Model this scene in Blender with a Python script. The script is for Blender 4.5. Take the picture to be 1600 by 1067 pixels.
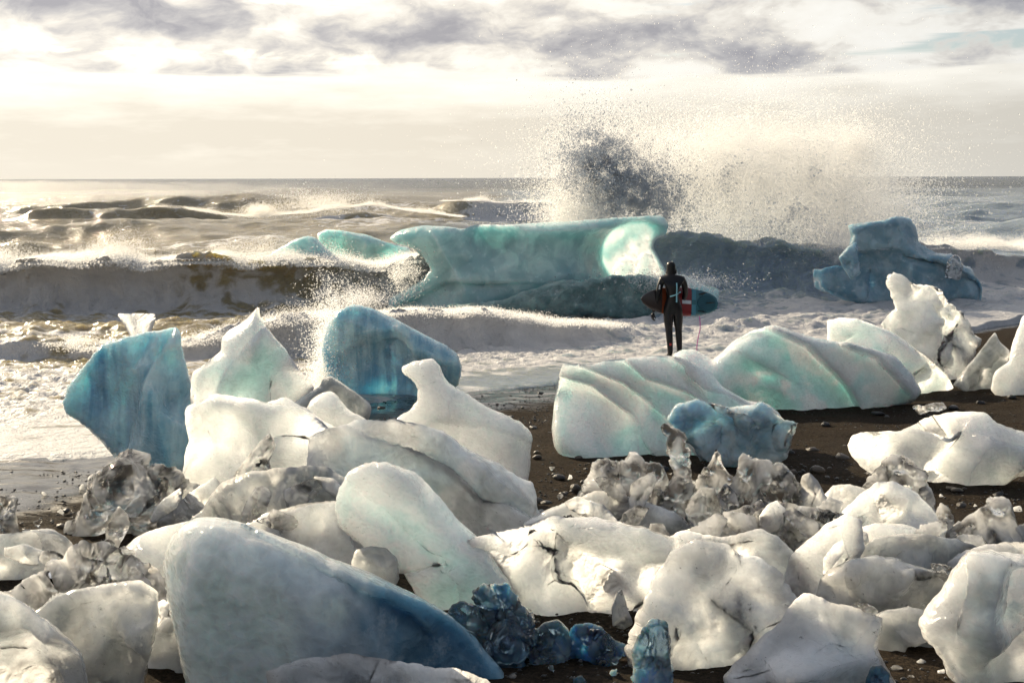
import bpy, bmesh, math, random
import numpy as np
from mathutils import Vector, Matrix
from mathutils.geometry import delaunay_2d_cdt

for _o in list(bpy.data.objects):
    bpy.data.objects.remove(_o)
S = bpy.context.scene
COL = S.collection
R = math.radians

# ------------------------------------------------------------------ camera
F = 1778.0            # focal length in photo pixels (40 mm on 36 mm, 1600 px wide)
HOR = 278.0           # horizon row
CAMZ = 3.3            # metres above the sea
ROLL = 0.0031
cam_d = bpy.data.cameras.new('camera')
cam_d.lens = 40.0
cam_d.sensor_width = 36.0
cam_d.shift_y = -(533.5 - HOR) / 1600.0
cam_d.clip_start = 0.05
cam_d.clip_end = 60000
cam = bpy.data.objects.new('camera', cam_d)
COL.objects.link(cam)
cam.matrix_world = Matrix.Translation((0, 0, CAMZ)) @ Matrix.Rotation(ROLL, 4, 'Y') @ Matrix.Rotation(R(90), 4, 'X')
S.camera = cam

# ------------------------------------------------------------------ light
SUN_AZ, SUN_EL = R(-40), R(23)       # from +Y, negative = to the left
SUNV = Vector((math.sin(SUN_AZ) * math.cos(SUN_EL), math.cos(SUN_AZ) * math.cos(SUN_EL), math.sin(SUN_EL)))
sd = bpy.data.lights.new('sun', 'SUN')
sd.energy = 5.0
sd.angle = R(0.55)
sd.color = (1.0, 0.84, 0.60)
sun = bpy.data.objects.new('sun', sd)
COL.objects.link(sun)
sun.rotation_euler = (-SUNV).to_track_quat('-Z', 'Y').to_euler()
sun.location = (-30, 40, 40)

S.view_settings.view_transform = 'Standard'
S.view_settings.look = 'None'
S.view_settings.gamma = 1.0
S.view_settings.exposure = 0.42
S.view_settings.use_curve_mapping = False
S.render.engine = 'CYCLES'
cy = S.cycles
cy.max_bounces = 10
cy.transmission_bounces = 9
cy.glossy_bounces = 4
cy.diffuse_bounces = 3
cy.transparent_max_bounces = 14
cy.use_adaptive_sampling = True
cy.adaptive_threshold = 0.025
cy.adaptive_min_samples = 24
cy.caustics_reflective = False
cy.caustics_refractive = False
cy.sample_clamp_indirect = 6.0
cy.blur_glossy = 0.6


# ------------------------------------------------------------------ node helpers
class NT:
    def __init__(s, tree):
        s.t = tree
        s.n = tree.nodes
        s.l = tree.links

    def add(s, typ, ins=None, **attrs):
        nd = s.n.new(typ)
        for k, v in attrs.items():
            setattr(nd, k, v)
        if ins:
            for k, v in ins.items():
                s.set(nd, k, v)
        return nd

    def set(s, nd, k, v):
        sock = nd.inputs[k]
        if isinstance(v, bpy.types.NodeSocket):
            s.l.new(v, sock)
        else:
            if isinstance(v, (tuple, list)) and len(v) == 3 and sock.type == 'RGBA':
                v = (*v, 1.0)
            sock.default_value = v

    def math(s, op, a, b=0.0, c=0.0, clamp=False):
        nd = s.n.new('ShaderNodeMath')
        nd.operation = op
        nd.use_clamp = clamp
        for i, v in enumerate((a, b, c)):
            s.set(nd, i, v)
        return nd.outputs[0]

    def vmath(s, op, a, b=(0, 0, 0)):
        nd = s.n.new('ShaderNodeVectorMath')
        nd.operation = op
        s.set(nd, 0, a)
        s.set(nd, 1, b)
        return nd.outputs['Value'] if op in ('DOT_PRODUCT', 'LENGTH', 'DISTANCE') else nd.outputs[0]

    def mapping(s, vec, scale=(1, 1, 1), rot=(0, 0, 0), loc=(0, 0, 0)):
        nd = s.add('ShaderNodeMapping', {'Vector': vec, 'Scale': scale, 'Rotation': rot, 'Location': loc})
        return nd.outputs[0]

    def noise(s, vec, scale, detail=4, rough=0.5, dist=0.0):
        nd = s.add('ShaderNodeTexNoise', {'Vector': vec, 'Scale': scale, 'Detail': detail, 'Roughness': rough, 'Distortion': dist})
        return nd.outputs[0]

    def voro(s, vec, scale, feature='F1', smooth=0.5):
        nd = s.n.new('ShaderNodeTexVoronoi')
        nd.feature = feature
        s.set(nd, 'Vector', vec)
        s.set(nd, 'Scale', scale)
        if feature == 'SMOOTH_F1':
            s.set(nd, 'Smoothness', smooth)
        return nd.outputs['Distance']

    def step(s, v, lo, hi):
        nd = s.n.new('ShaderNodeMapRange')
        nd.interpolation_type = 'SMOOTHSTEP'
        s.set(nd, 'Value', v)
        s.set(nd, 'From Min', lo)
        s.set(nd, 'From Max', hi)
        return nd.outputs[0]

    def lin(s, v, lo, hi, a=0.0, b=1.0):
        nd = s.n.new('ShaderNodeMapRange')
        s.set(nd, 'Value', v)
        s.set(nd, 'From Min', lo)
        s.set(nd, 'From Max', hi)
        s.set(nd, 'To Min', a)
        s.set(nd, 'To Max', b)
        return nd.outputs[0]

    def mix(s, f, a, b, mode='MIX'):
        nd = s.n.new('ShaderNodeMix')
        nd.data_type = 'RGBA'
        nd.blend_type = mode
        s.set(nd, 0, f)
        for i, v in ((6, a), (7, b)):
            s.set(nd, i, v)
        return nd.outputs[2]

    def scale_col(s, col, f):
        nd = s.n.new('ShaderNodeVectorMath')
        nd.operation = 'SCALE'
        s.set(nd, 0, col)
        s.set(nd, 'Scale', f)
        return nd.outputs[0]

    def bump(s, h, strength, dist, normal=None):
        nd = s.add('ShaderNodeBump', {'Height': h, 'Strength': strength, 'Distance': dist})
        if normal is not None:
            s.set(nd, 'Normal', normal)
        return nd.outputs[0]


# ------------------------------------------------------------------ sky
W = bpy.data.worlds.new('World')
S.world = W
W.use_nodes = True
n = NT(W.node_tree)
n.n.clear()
out = n.add('ShaderNodeOutputWorld')
sky = n.add('ShaderNodeTexSky', sky_type='NISHITA')
sky.sun_disc = False
sky.sun_elevation = SUN_EL
sky.sun_rotation = SUN_AZ
sky.air_density = 1.0
sky.dust_density = 2.0
bg_sky = n.add('ShaderNodeBackground', {'Color': sky.outputs[0], 'Strength': 0.10})
dirv = n.vmath('NORMALIZE', n.add('ShaderNodeTexCoord').outputs['Generated'])
sep = n.add('ShaderNodeSeparateXYZ', {0: dirv})
zz = n.math('MAXIMUM', sep.outputs[2], 0.0)
cosu = n.vmath('DOT_PRODUCT', dirv, tuple(SUNV))
# forward scattering: cloud is brightest towards the sun, dimmer and bluer away from it
phase = n.lin(n.math('POWER', n.math('MULTIPLY_ADD', cosu, 0.5, 0.5), 1.35), 0, 1, 0.26, 1.10)
v1 = n.mapping(dirv, scale=(8.5, 8.5, 19.0), loc=(2.9, 0.4, 1.15))
warp = n.noise(v1, 1.6, 3, 0.5)
v1w = n.vmath('ADD', v1, n.scale_col(n.add('ShaderNodeCombineXYZ', {0: warp, 1: warp, 2: warp}).outputs[0], 0.55))
c1 = n.noise(v1w, 1.0, 8, 0.58)
c2 = n.noise(n.mapping(dirv, scale=(2.2, 2.2, 34.0), loc=(4.1, 2.0, 0.9)), 1.3, 5, 0.55)
c3 = n.noise(n.mapping(dirv, scale=(6, 6, 30.0), loc=(0.1, 5.0, 3.9)), 1.6, 5, 0.58)
# upper broken deck: grey bellies, bright edges
ramp = n.add('ShaderNodeValToRGB', {0: c1})
cr = ramp.color_ramp
cr.elements[0].position = 0.32
cr.elements[0].color = (1.06, 1.02, 0.93, 1)
cr.elements[1].position = 0.64
cr.elements[1].color = (0.40, 0.39, 0.41, 1)
for p, c in ((0.44, (1.0, 0.95, 0.85, 1)), (0.50, (0.82, 0.77, 0.69, 1)), (0.57, (0.56, 0.54, 0.53, 1))):
    e = cr.elements.new(p)
    e.color = c
deck = ramp.outputs[0]
# low bank with bright top and even, hazy base
edge = n.math('MULTIPLY_ADD', n.math('SUBTRACT', c2, 0.5), 0.05, 0.094)
inbank = n.step(n.math('SUBTRACT', edge, zz), -0.003, 0.004)
depth = n.lin(n.math('SUBTRACT', edge, zz), 0.0, 0.05)
bank_n = n.math('ADD', depth, n.math('MULTIPLY', n.math('SUBTRACT', c3, 0.5), 1.7), clamp=True)
bank = n.mix(bank_n, (1.12, 1.05, 0.91), (0.80, 0.735, 0.62))
bank = n.mix(n.step(zz, 0.03, 0.0), bank, (0.82, 0.755, 0.64))
cloud = n.mix(inbank, deck, bank)
# colour away from the sun turns bluer
cloud = n.mix(n.lin(cosu, 0.75, -0.5), cloud, n.mix(1.0, cloud, (0.78, 0.92, 1.14), 'MULTIPLY'))
cloud = n.scale_col(cloud, n.math('MULTIPLY', phase, 0.84))
bg_cl = n.add('ShaderNodeBackground', {'Color': cloud, 'Strength': 1.0})
holes = n.math('MULTIPLY', n.step(c2, 0.53, 0.62), n.step(c1, 0.52, 0.44))
holes = n.math('MULTIPLY', holes, n.math('SUBTRACT', 1.0, inbank))
# higher up one looks between the clouds and more of the blue shows
high = n.math('MULTIPLY', n.step(zz, 0.16, 0.55), n.step(c1, 0.56, 0.44))
cover = n.math('SUBTRACT', 1.0, n.math('MULTIPLY', n.math('MAXIMUM', holes, high), 0.9))
ms = n.add('ShaderNodeMixShader', {0: cover, 1: bg_sky.outputs[0], 2: bg_cl.outputs[0]})
n.l.new(ms.outputs[0], out.inputs[0])


# ------------------------------------------------------------------ general helpers
def px(x, y, d):
    """point of the place seen at photo pixel (x, y) when it lies d metres ahead"""
    u, v = (x - 800) / F, (y - HOR) / F
    u, v = u - ROLL * v, v + ROLL * u
    return np.array((u * d, d, CAMZ - v * d))


_rng = np.random.default_rng(7)
_PERM = _rng.permutation(256)
_PERM = np.concatenate([_PERM, _PERM, _PERM])
_G3 = _rng.normal(size=(256, 3))
_G3 /= np.linalg.norm(_G3, axis=1)[:, None]


def perlin(P):
    """gradient noise of an (n,3) array, about -0.7..0.7"""
    P = np.asarray(P, float)
    i = np.floor(P).astype(int)
    f = P - i
    i &= 255
    w = f * f * f * (f * (f * 6 - 15) + 10)
    tot = 0
    for dx in (0, 1):
        wx = w[:, 0] if dx else 1 - w[:, 0]
        hx = _PERM[i[:, 0] + dx]
        for dy in (0, 1):
            wy = w[:, 1] if dy else 1 - w[:, 1]
            hy = _PERM[hx + i[:, 1] + dy]
            for dz in (0, 1):
                wz = w[:, 2] if dz else 1 - w[:, 2]
                g = _G3[_PERM[hy + i[:, 2] + dz]]
                tot = tot + wx * wy * wz * (g[:, 0] * (f[:, 0] - dx) + g[:, 1] * (f[:, 1] - dy) + g[:, 2] * (f[:, 2] - dz))
    return tot


def fbm(P, octaves=4, gain=0.5, lac=2.03, ridged=False):
    a, s, r = 1.0, 1.0, 0
    for k in range(octaves):
        v = perlin(np.asarray(P) * s + k * 17.3)
        if ridged:
            v = 0.35 - np.abs(v)
        r = r + a * v
        a *= gain
        s *= lac
    return r


_G2 = np.stack([np.cos(np.arange(256) * 2.399), np.sin(np.arange(256) * 2.399)], 1).astype(np.float32)


def perlin2(x, y):
    ix, iy = np.floor(x), np.floor(y)
    fx, fy = x - ix, y - iy
    ix = ix.astype(np.int32) & 255
    iy = iy.astype(np.int32) & 255
    wx = fx * fx * fx * (fx * (fx * 6 - 15) + 10)
    wy = fy * fy * fy * (fy * (fy * 6 - 15) + 10)

    def g(dx, dy):
        q = _G2[_PERM[_PERM[ix + dx] + iy + dy]]
        return q[..., 0] * (fx - dx) + q[..., 1] * (fy - dy)
    a = g(0, 0)
    a += wx * (g(1, 0) - a)
    b = g(0, 1)
    b += wx * (g(1, 1) - b)
    return a + wy * (b - a)


def fbm2(x, y, octaves=4, gain=0.5, z=0.5):
    """plane noise; z picks another pattern"""
    a, s, r = 1.0, 1.0, 0
    x = np.asarray(x, np.float32)
    y = np.asarray(y, np.float32)
    for k in range(octaves):
        r = r + a * perlin2(x * s + (z * 31.7 + k * 17.3), y * s + (z * 53.1 + k * 9.1))
        a *= gain
        s *= 2.03
    return r


def sstep(v, a, b):
    t = np.clip((v - a) / (b - a), 0, 1)
    return t * t * (3 - 2 * t)


def mesh_np(name, V, T, smooth=True):
    me = bpy.data.meshes.new(name)
    V = np.asarray(V, np.float32)
    T = np.asarray(T, np.int32)
    k = T.shape[1]
    me.vertices.add(len(V))
    me.vertices.foreach_set('co', V.ravel())
    me.loops.add(T.size)
    me.loops.foreach_set('vertex_index', T.ravel())
    me.polygons.add(len(T))
    me.polygons.foreach_set('loop_start', np.arange(0, T.size, k, dtype=np.int32))
    me.polygons.foreach_set('loop_total', np.full(len(T), k, np.int32))
    me.polygons.foreach_set('use_smooth', np.full(len(T), smooth, bool))
    me.update(calc_edges=True)
    return me


def link(name, data, mat=None, parent=None, loc=None):
    o = bpy.data.objects.new(name, data)
    COL.objects.link(o)
    if mat is not None:
        data.materials.append(mat)
    if loc is not None:
        o.location = loc
    if parent is not None:
        o.parent = parent
    return o


def tag(o, label=None, cat=None, group=None, kind=None):
    for k, v in (('label', label), ('category', cat), ('group', group), ('kind', kind)):
        if v:
            o[k] = v
    return o


def material(name):
    m = bpy.data.materials.new(name)
    m.use_nodes = True
    t = NT(m.node_tree)
    t.n.clear()
    o = t.add('ShaderNodeOutputMaterial')
    return m, t, o


# ------------------------------------------------------------------ shore shape
YS_X = np.array([-40, -12, -6, -4.1, -3.3, -2.6, -1.7, 0.5, 2.0, 5.0, 9.0, 12.0, 20.0, 60.0])
YS_Y = np.array([6.0, 8.0, 8.9, 9.25, 9.5, 11.6, 13.7, 15.7, 17.3, 20.0, 24.0, 27.0, 31.0, 40.0])


def beach_z(x, y):
    x = np.asarray(x, float)
    y = np.asarray(y, float)
    rise = 0.05 * np.log1p(np.exp(np.clip((x - 4.5) * 1.5, -30, 30))) / 1.5
    z = 1.8 - 0.087 * y + np.minimum(rise, 2.0)
    return np.maximum(z, -2.5)


def shore_y(x):
    return np.interp(x, YS_X, YS_Y)
# ================================================================== setting: beach
def sand_material():
    m, t, o = material('black_sand')
    co = t.add('ShaderNodeTexCoord').outputs['Object']
    wet = t.add('ShaderNodeAttribute', attribute_name='wet').outputs['Fac']
    g = t.noise(co, 45, 4, 0.75)
    g2 = t.noise(co, 2.0, 4, 0.5)
    st = t.noise(t.mapping(co, scale=(0.8, 9.0, 1.0)), 1.4, 5, 0.6)
    dry = t.mix(t.step(g, 0.35, 0.68), (0.012, 0.0095, 0.007), (0.060, 0.044, 0.029))
    dry = t.mix(t.math('MULTIPLY', t.step(g2, 0.4, 0.7), 0.35), dry, (0.03, 0.026, 0.022))
    wetc = t.mix(t.step(g, 0.4, 0.7), (0.012, 0.011, 0.0105), (0.032, 0.028, 0.024))
    col = t.mix(wet, dry, wetc)
    sheen = t.math('MULTIPLY', wet, t.step(t.math('ADD', st, t.math('MULTIPLY', wet, 0.22)), 0.52, 0.66))
    rough = t.lin(sheen, 0, 1, 0.85, 0.10)
    h = g
    nb = t.bump(h, t.lin(sheen, 0, 1, 0.9, 0.05), 0.02)
    p = t.add('ShaderNodeBsdfPrincipled', {'Base Color': col, 'Roughness': rough, 'IOR': 1.4, 'Normal': nb, 'Specular IOR Level': t.lin(sheen, 0, 1, 0.07, 0.8)})
    t.l.new(p.outputs[0], o.inputs[0])
    return m


def build_beach():
    xs = np.concatenate([-np.geomspace(400, 14, 26), np.linspace(-13, 13, 320), np.geomspace(14, 400, 26)])
    ys = np.concatenate([-np.geomspace(200, 2, 20), np.linspace(-1, 3, 12), np.linspace(3.06, 24, 330), np.linspace(24.3, 45, 50), [60, 90, 150]])
    X, Y = np.meshgrid(xs, ys)
    Z = beach_z(X, Y)
    near = sstep(Y, 1.5, 3.5) * (1 - sstep(Y, 22, 26)) * (1 - sstep(np.abs(X), 11, 14))
    Z = Z + near * (0.045 * fbm2(X * 0.9, Y * 0.9, 4) + 0.018 * fbm2(X * 7, Y * 7, 3, z=3.3))
    # crest of the berm behind the camera is level
    Z = np.minimum(Z, 2.3 + 0 * Z)
    ny, nx = X.shape
    V = np.stack([X.ravel(), Y.ravel(), Z.ravel()], 1)
    a = (np.arange(ny - 1)[:, None] * nx + np.arange(nx - 1)[None]).ravel()
    Q = np.stack([a, a + 1, a + nx + 1, a + nx], 1)
    me = mesh_np('beach', V, Q)
    dist = shore_y(X) - Y + 0.35 * fbm2(X * 0.8, Y * 2.2, 3, z=7.7)
    band = np.interp(X, [-6, -1.5, 0.5, 3, 8], [3.6, 3.2, 2.6, 1.2, 0.9])
    wet = 1 - sstep(dist, band * 0.55, band * 1.1)
    at = me.attributes.new('wet', 'FLOAT', 'POINT')
    at.data.foreach_set('value', wet.ravel().astype(np.float32))
    o = link('beach', me, sand_material())
    tag(o, kind='structure')
    return o


build_beach()


# ================================================================== setting: sea
def sea_material():
    m, t, o = material('sea_water')
    geo = t.add('ShaderNodeNewGeometry')
    co = geo.outputs['Position']
    foam_a = t.add('ShaderNodeAttribute', attribute_name='foam').outputs['Fac']
    sepp = t.add('ShaderNodeSeparateXYZ', {0: co})
    far = t.step(sepp.outputs[1], 40, 400)
    # lacy foam
    wv = t.vmath('ADD', co, t.scale_col(t.add('ShaderNodeTexNoise', {'Vector': co, 'Scale': 0.8, 'Detail': 2}).outputs['Color'], 0.9))
    la = t.noise(t.mapping(wv, scale=(0.8, 1.5, 1.0)), 1.5, 6, 0.64)
    cell = t.voro(t.mapping(wv, scale=(0.8, 1.3, 1)), 2.6, 'F1')
    lace = t.math('ADD', t.math('MULTIPLY', la, 0.75), t.math('MULTIPLY', cell, 0.35))
    thr = t.lin(foam_a, 0, 1, 0.95, 0.10)
    foam = t.step(t.math('SUBTRACT', lace, thr), 0.0, 0.20)
    foam = t.math('MULTIPLY', foam, t.step(foam_a, 0.02, 0.12))
    # wind ripple
    r1 = t.noise(t.mapping(co, scale=(0.55, 1.0, 1)), 1.6, 5, 0.66)
    nb = t.bump(r1, 0.9, t.lin(far, 0, 1, 0.28, 1.0))
    # suspended sand and sun glow painted brown at left, sunless blue-grey at right
    sed_glow = t.step(t.math('ADD', sepp.outputs[0], t.math('MULTIPLY', t.math('SUBTRACT', t.noise(co, 0.12, 2, 0.5), 0.5), 14.0)), 2.0, -7.0)
    base = t.mix(far, t.mix(sed_glow, (0.27, 0.325, 0.37), (0.34, 0.29, 0.19)), (0.050, 0.058, 0.060))
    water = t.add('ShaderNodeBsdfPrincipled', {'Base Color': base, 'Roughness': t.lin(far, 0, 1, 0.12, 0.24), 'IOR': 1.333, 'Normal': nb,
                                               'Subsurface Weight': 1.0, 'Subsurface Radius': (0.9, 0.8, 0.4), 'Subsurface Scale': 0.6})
    fh = t.noise(co, 7, 5, 0.72)
    fb = t.bump(fh, 0.9, 0.14)
    fc = t.mix(la, (0.50, 0.49, 0.50), (0.86, 0.84, 0.82))
    fs = t.add('ShaderNodeBsdfPrincipled', {'Base Color': fc, 'Roughness': 0.55, 'Normal': fb, 'Specular IOR Level': 0.4})
    mx = t.add('ShaderNodeMixShader', {0: foam, 1: water.outputs[0], 2: fs.outputs[0]})
    t.l.new(mx.outputs[0], o.inputs[0])
    return m


class Breaker:
    def __init__(s, line, height, wf, wb, lean, foam, seed, back=0.0, chop=0.3, hvar=0.45):
        s.lx, s.ly = np.array([p[0] for p in line]), np.array([p[1] for p in line])
        s.hx, s.hh = np.array([p[0] for p in height]), np.array([p[1] for p in height])
        s.fx, s.ff = np.array([p[0] for p in foam]), np.array([p[1] for p in foam])
        s.wf, s.wb, s.lean, s.seed, s.back, s.chop = wf, wb, lean, seed, back, chop

        x = s.tx = np.linspace(-130, 130, 5200)
        q = s.q = min(1.0, 30.0 / float(np.mean(s.ly)))
        s.tc = np.interp(x, s.lx, s.ly) + s.chop * 1.4 * fbm2(x * 0.35 * q, np.full_like(x, s.seed * 3.1), 2)
        s.th = np.interp(x, s.hx, s.hh) * (1 + hvar * fbm2(x * 0.6 * q, np.full_like(x, s.seed * 5.7), 3, 0.35))

    def crest(s, x):
        return np.interp(x, s.tx, s.tc)

    def height(s, x):
        return np.interp(x, s.tx, s.th)


BREAKERS = [
    # near broken bore, left and centre
    Breaker([(-16, 20.5), (-7, 20.0), (-4, 20.6), (-1.5, 22.5), (1.0, 23.2), (2.5, 24.5)], [(-16, .45), (-6.5, .5), (-5, .62), (-3.5, .75), (-2, .7), (0, .55), (1.5, .35), (3.0, 0)], 0.38, 1.4, 0.35, [(-16, .75), (-7, .55), (-5, .9), (2, .98)], 1, chop=0.4),
    # big breaker left of the iceberg
    Breaker([(-24, 31), (-14, 30.4), (-9, 30.0), (-6, 30.8), (-2, 32)], [(-24, 1.2), (-12, 1.25), (-10, 1.3), (-8.5, 1.38), (-5, 1.15), (-2.5, 1.05), (-1.2, 0.8), (1, 0)], 0.62, 2.6, 0.75, [(-24, .9), (-13, .85), (-9.6, .9), (-7.4, .55), (-5.6, .5), (-3.8, .75), (-2, .8)], 2, chop=0.5),
    # swell humping up behind it
    Breaker([(-40, 42), (-10, 43), (0, 46)], [(-40, .9), (-10, .8), (-4, .3), (0, 0)], 1.6, 3.5, 0.4, [(-40, .1), (0, .05)], 3),
    # shore break to the right of the splash
    Breaker([(8, 36), (13, 36.5), (17, 38), (30, 39)], [(8.5, 0), (10.5, 0.5), (12.5, 1.2), (14, 1.25), (16, 1.1), (19, 1.3), (30, 1.2)], 0.7, 2.6, 0.6, [(8, .85), (12, .75), (14, .5), (16, .75), (19, .3), (30, .3)], 4, chop=0.5),
    # water heaped up under the splash
    Breaker([(-1, 37), (4, 36), (10, 35)], [(-1, 0), (1.5, 1.0), (4, 1.6), (8, 1.6), (11, 1.1), (13, .4), (15, 0)], 1.0, 2.6, 0.6, [(-1, .4), (3, -.1), (4.5, -.5), (9.5, -.5), (11, .3), (14, .7)], 5, chop=0.15, hvar=0.12),
    # outer lines of surf
    Breaker([(-60, 84), (-30, 82), (-14, 84), (-4, 88)], [(-60, 1.0), (-30, 1.15), (-24, 1.05), (-18, 0.6), (-14, 1.15), (-9, 1.1), (-5, .5), (-2, 0)], 1.7, 4.5, 0.35, [(-60, .35), (-30, .3), (-18, .3), (-13, .8), (-12, .4), (-8, .65), (-4, .75)], 6, chop=0.8),
    Breaker([(-10, 104), (-4, 100), (4, 103), (12, 106)], [(-12, 0), (-8, .9), (-6, 1.25), (-1, 1.15), (4, 1.0), (6, .5), (9, 0)], 1.8, 5.0, 0.35, [(-10, .1), (-6, .15), (-3, .85), (4, .7), (9, .4)], 7, chop=0.8),
    Breaker([(-90, 112), (-20, 118), (-10, 120)], [(-90, .8), (-40, .9), (-24, .7), (-14, 0)], 2.2, 6.0, 0.35, [(-90, .2), (-30, .35), (-14, .1)], 8, chop=0.9),
    Breaker([(30, 72), (60, 80), (100, 84)], [(26, 0), (34, 1.0), (60, 1.2), (100, 1.2)], 1.8, 5.0, 0.35, [(30, .2), (60, .3), (100, .2)], 9, chop=0.8),
]


def sea_fields(X, Y):
    rng = np.random.default_rng(3)
    Z = np.zeros_like(X)
    DX = np.zeros_like(X)
    DY = np.zeros_like(X)
    row = np.gradient(Y[:, 0])[:, None]
    ramp = sstep(Y, 19, 60)
    for k in range(34):
        lam = 1.6 * (34 ** (k / 33.0)) * rng.uniform(0.85, 1.2)
        th = rng.normal(0, 0.45)
        kx, ky = math.sin(th) * 2 * math.pi / lam, -math.cos(th) * 2 * math.pi / lam
        amp = 0.0150 * lam ** 0.74 * rng.uniform(0.7, 1.25)
        fade = np.clip((lam / (row * 2.6)) - 1, 0, 1) * (ramp if lam > 6 else sstep(Y, 17, 30))
        ph = kx * X + ky * Y + rng.uniform(0, 6.28)
        gr = 0.55 + 0.45 * np.clip(0.5 + 1.2 * np.sin(0.013 * X + 0.021 * Y + k), 0, 1)
        Z += amp * fade * gr * np.cos(ph)
        DX -= amp * fade * gr * math.sin(th) * np.sin(ph) * 0.9
        DY += amp * fade * gr * math.cos(th) * np.sin(ph) * 0.9
    foam = np.zeros_like(X)
    swash = 1 - sstep(Y - shore_y(X), 7, 16)
    foam = np.maximum(foam, swash * 0.70)
    # streaks of old foam between the bore and the outer break
    st = fbm2(X * 0.16, Y * 0.55, 4, z=1.2)
    foam = np.maximum(foam, (0.42 + 0.5 * st) * (1 - sstep(Y, 30, 60)) * sstep(Y, 8, 12))
    foam = np.maximum(foam, np.clip(0.20 + 0.85 * fbm2(X * 0.05, Y * 0.16, 4, z=4.2), 0, 0.6) * (1 - sstep(Y, 120, 260)))
    foam = np.maximum(foam, np.clip(fbm2(X * 0.03, Y * 0.06, 4, z=9.2) * 1.3 - 0.18, 0, 0.4) * sstep(Y, 90, 140))
    clean = sstep(X, 3.5, 5.0) * (1 - sstep(X, 9.5, 11)) * sstep(Y, 31.5, 33.5) * (1 - sstep(Y, 38, 41))
    foam = foam * (1 - 0.92 * clean)
    for b in BREAKERS:
        r0 = np.searchsorted(Y[:, 0], b.ly.min() - 5 * b.wf - 3)
        r1 = np.searchsorted(Y[:, 0], b.ly.max() + 4 * b.wb + 3)
        sl = slice(r0, r1)
        x, y = X[sl], Y[sl]
        yc, h = b.crest(x), b.height(x)
        t = y - yc
        p = np.where(t < 0, np.exp(-np.abs(t / b.wf) ** 2.2), np.exp(-np.abs(t / b.wb) ** 1.7))
        ft = np.interp(x, b.fx, b.ff)
        rough = fbm2(x * 1.3 * b.q, y * 1.3 * b.q + 3 * b.seed, 5, 0.62, z=b.seed)
        Z[sl] += h * p * (1 + 0.24 * rough * ft * b.q)
        DY[sl] -= b.lean * h * p ** 3
        front = sstep(t, -3.2 * b.wf - 0.6, -1.2 * b.wf) * (1 - sstep(t, 0.25 * b.wb, 0.6 * b.wb))
        foam[sl] = np.maximum(foam[sl], front * (ft + 0.35 * fbm2(x * 0.9, y * 0.9, 3, z=b.seed + .5)) * sstep(h, 0.05, 0.3))
        # whitewater boils: lumpy geometry where the face is foam
        DY[sl] -= front * ft * 0.26 * h * rough * b.q
    lump = fbm2(X * 1.5, Y * 2.2, 4, 0.55, z=2.2)
    Z += 0.13 * lump * (1 - sstep(Y, 30, 45)) * sstep(Y - shore_y(X), 0.5, 3.5)
    return Z, DX, DY, np.clip(foam, 0, 1)


def build_sea():
    ys = np.concatenate([np.arange(6.4, 20, 0.055), np.arange(20, 39, 0.08)])
    r, y = [], 39.0
    while y < 130:
        r.append(y)
        y += 0.085 * (y / 39) ** 1.7
    while y < 30000:
        r.append(y)
        y *= 1.028
    ys = np.concatenate([ys, r])
    tn = np.concatenate([-np.geomspace(2.2, 0.56, 30), np.linspace(-0.55, 0.55, 440), np.geomspace(0.56, 2.2, 30)])
    Tn, Y = np.meshgrid(tn, ys)
    X = Tn * Y
    Z, DX, DY, foam = sea_fields(X, Y)
    zb = beach_z(X, Y)
    s = Y - shore_y(X) + 0.22 * fbm2(X * 0.55, Y * 0.1, 3, z=6.1) + 0.05 * fbm2(X * 2.5, Y * 0.3, 3, z=6.6)
    film = 0.035 * sstep(s, 0, 0.25) + 0.085 * sstep(s, 0.6, 5) * (0.5 + fbm2(X * 2.4, Y * 3.4, 5, 0.6, z=8.8))
    soft = zb + film
    Z = np.where(Z > soft, Z, soft)
    Z = np.where(s < 0, zb - 0.07 * sstep(-s, 0, 0.05), Z)
    foam = np.where((s < 1.6) & (s > -0.2), np.maximum(foam, 0.93 - 0.12 * s), foam)
    lim = np.interp(X, [-2.5, -1.2, 2.5, 4], [0, 1, 1, 0]) * (1 - sstep(s, 1.0, 3.4))
    foam = foam * (1 - 0.55 * lim)
    V = np.stack([(X + DX).ravel(), (Y + DY).ravel(), Z.ravel()], 1)
    ny, nx = X.shape
    a = (np.arange(ny - 1)[:, None] * nx + np.arange(nx - 1)[None]).ravel()
    Q = np.stack([a, a + 1, a + nx + 1, a + nx], 1)
    keep = (s.ravel()[Q] > -0.35).any(1)
    Q = Q[keep]
    used = np.unique(Q)
    mp = np.zeros(len(V), int)
    mp[used] = np.arange(len(used))
    me = mesh_np('sea', V[used], mp[Q])
    at = me.attributes.new('foam', 'FLOAT', 'POINT')
    at.data.foreach_set('value', foam.ravel()[used].astype(np.float32))
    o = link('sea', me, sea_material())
    tag(o, kind='structure')
    return o


build_sea()
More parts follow.
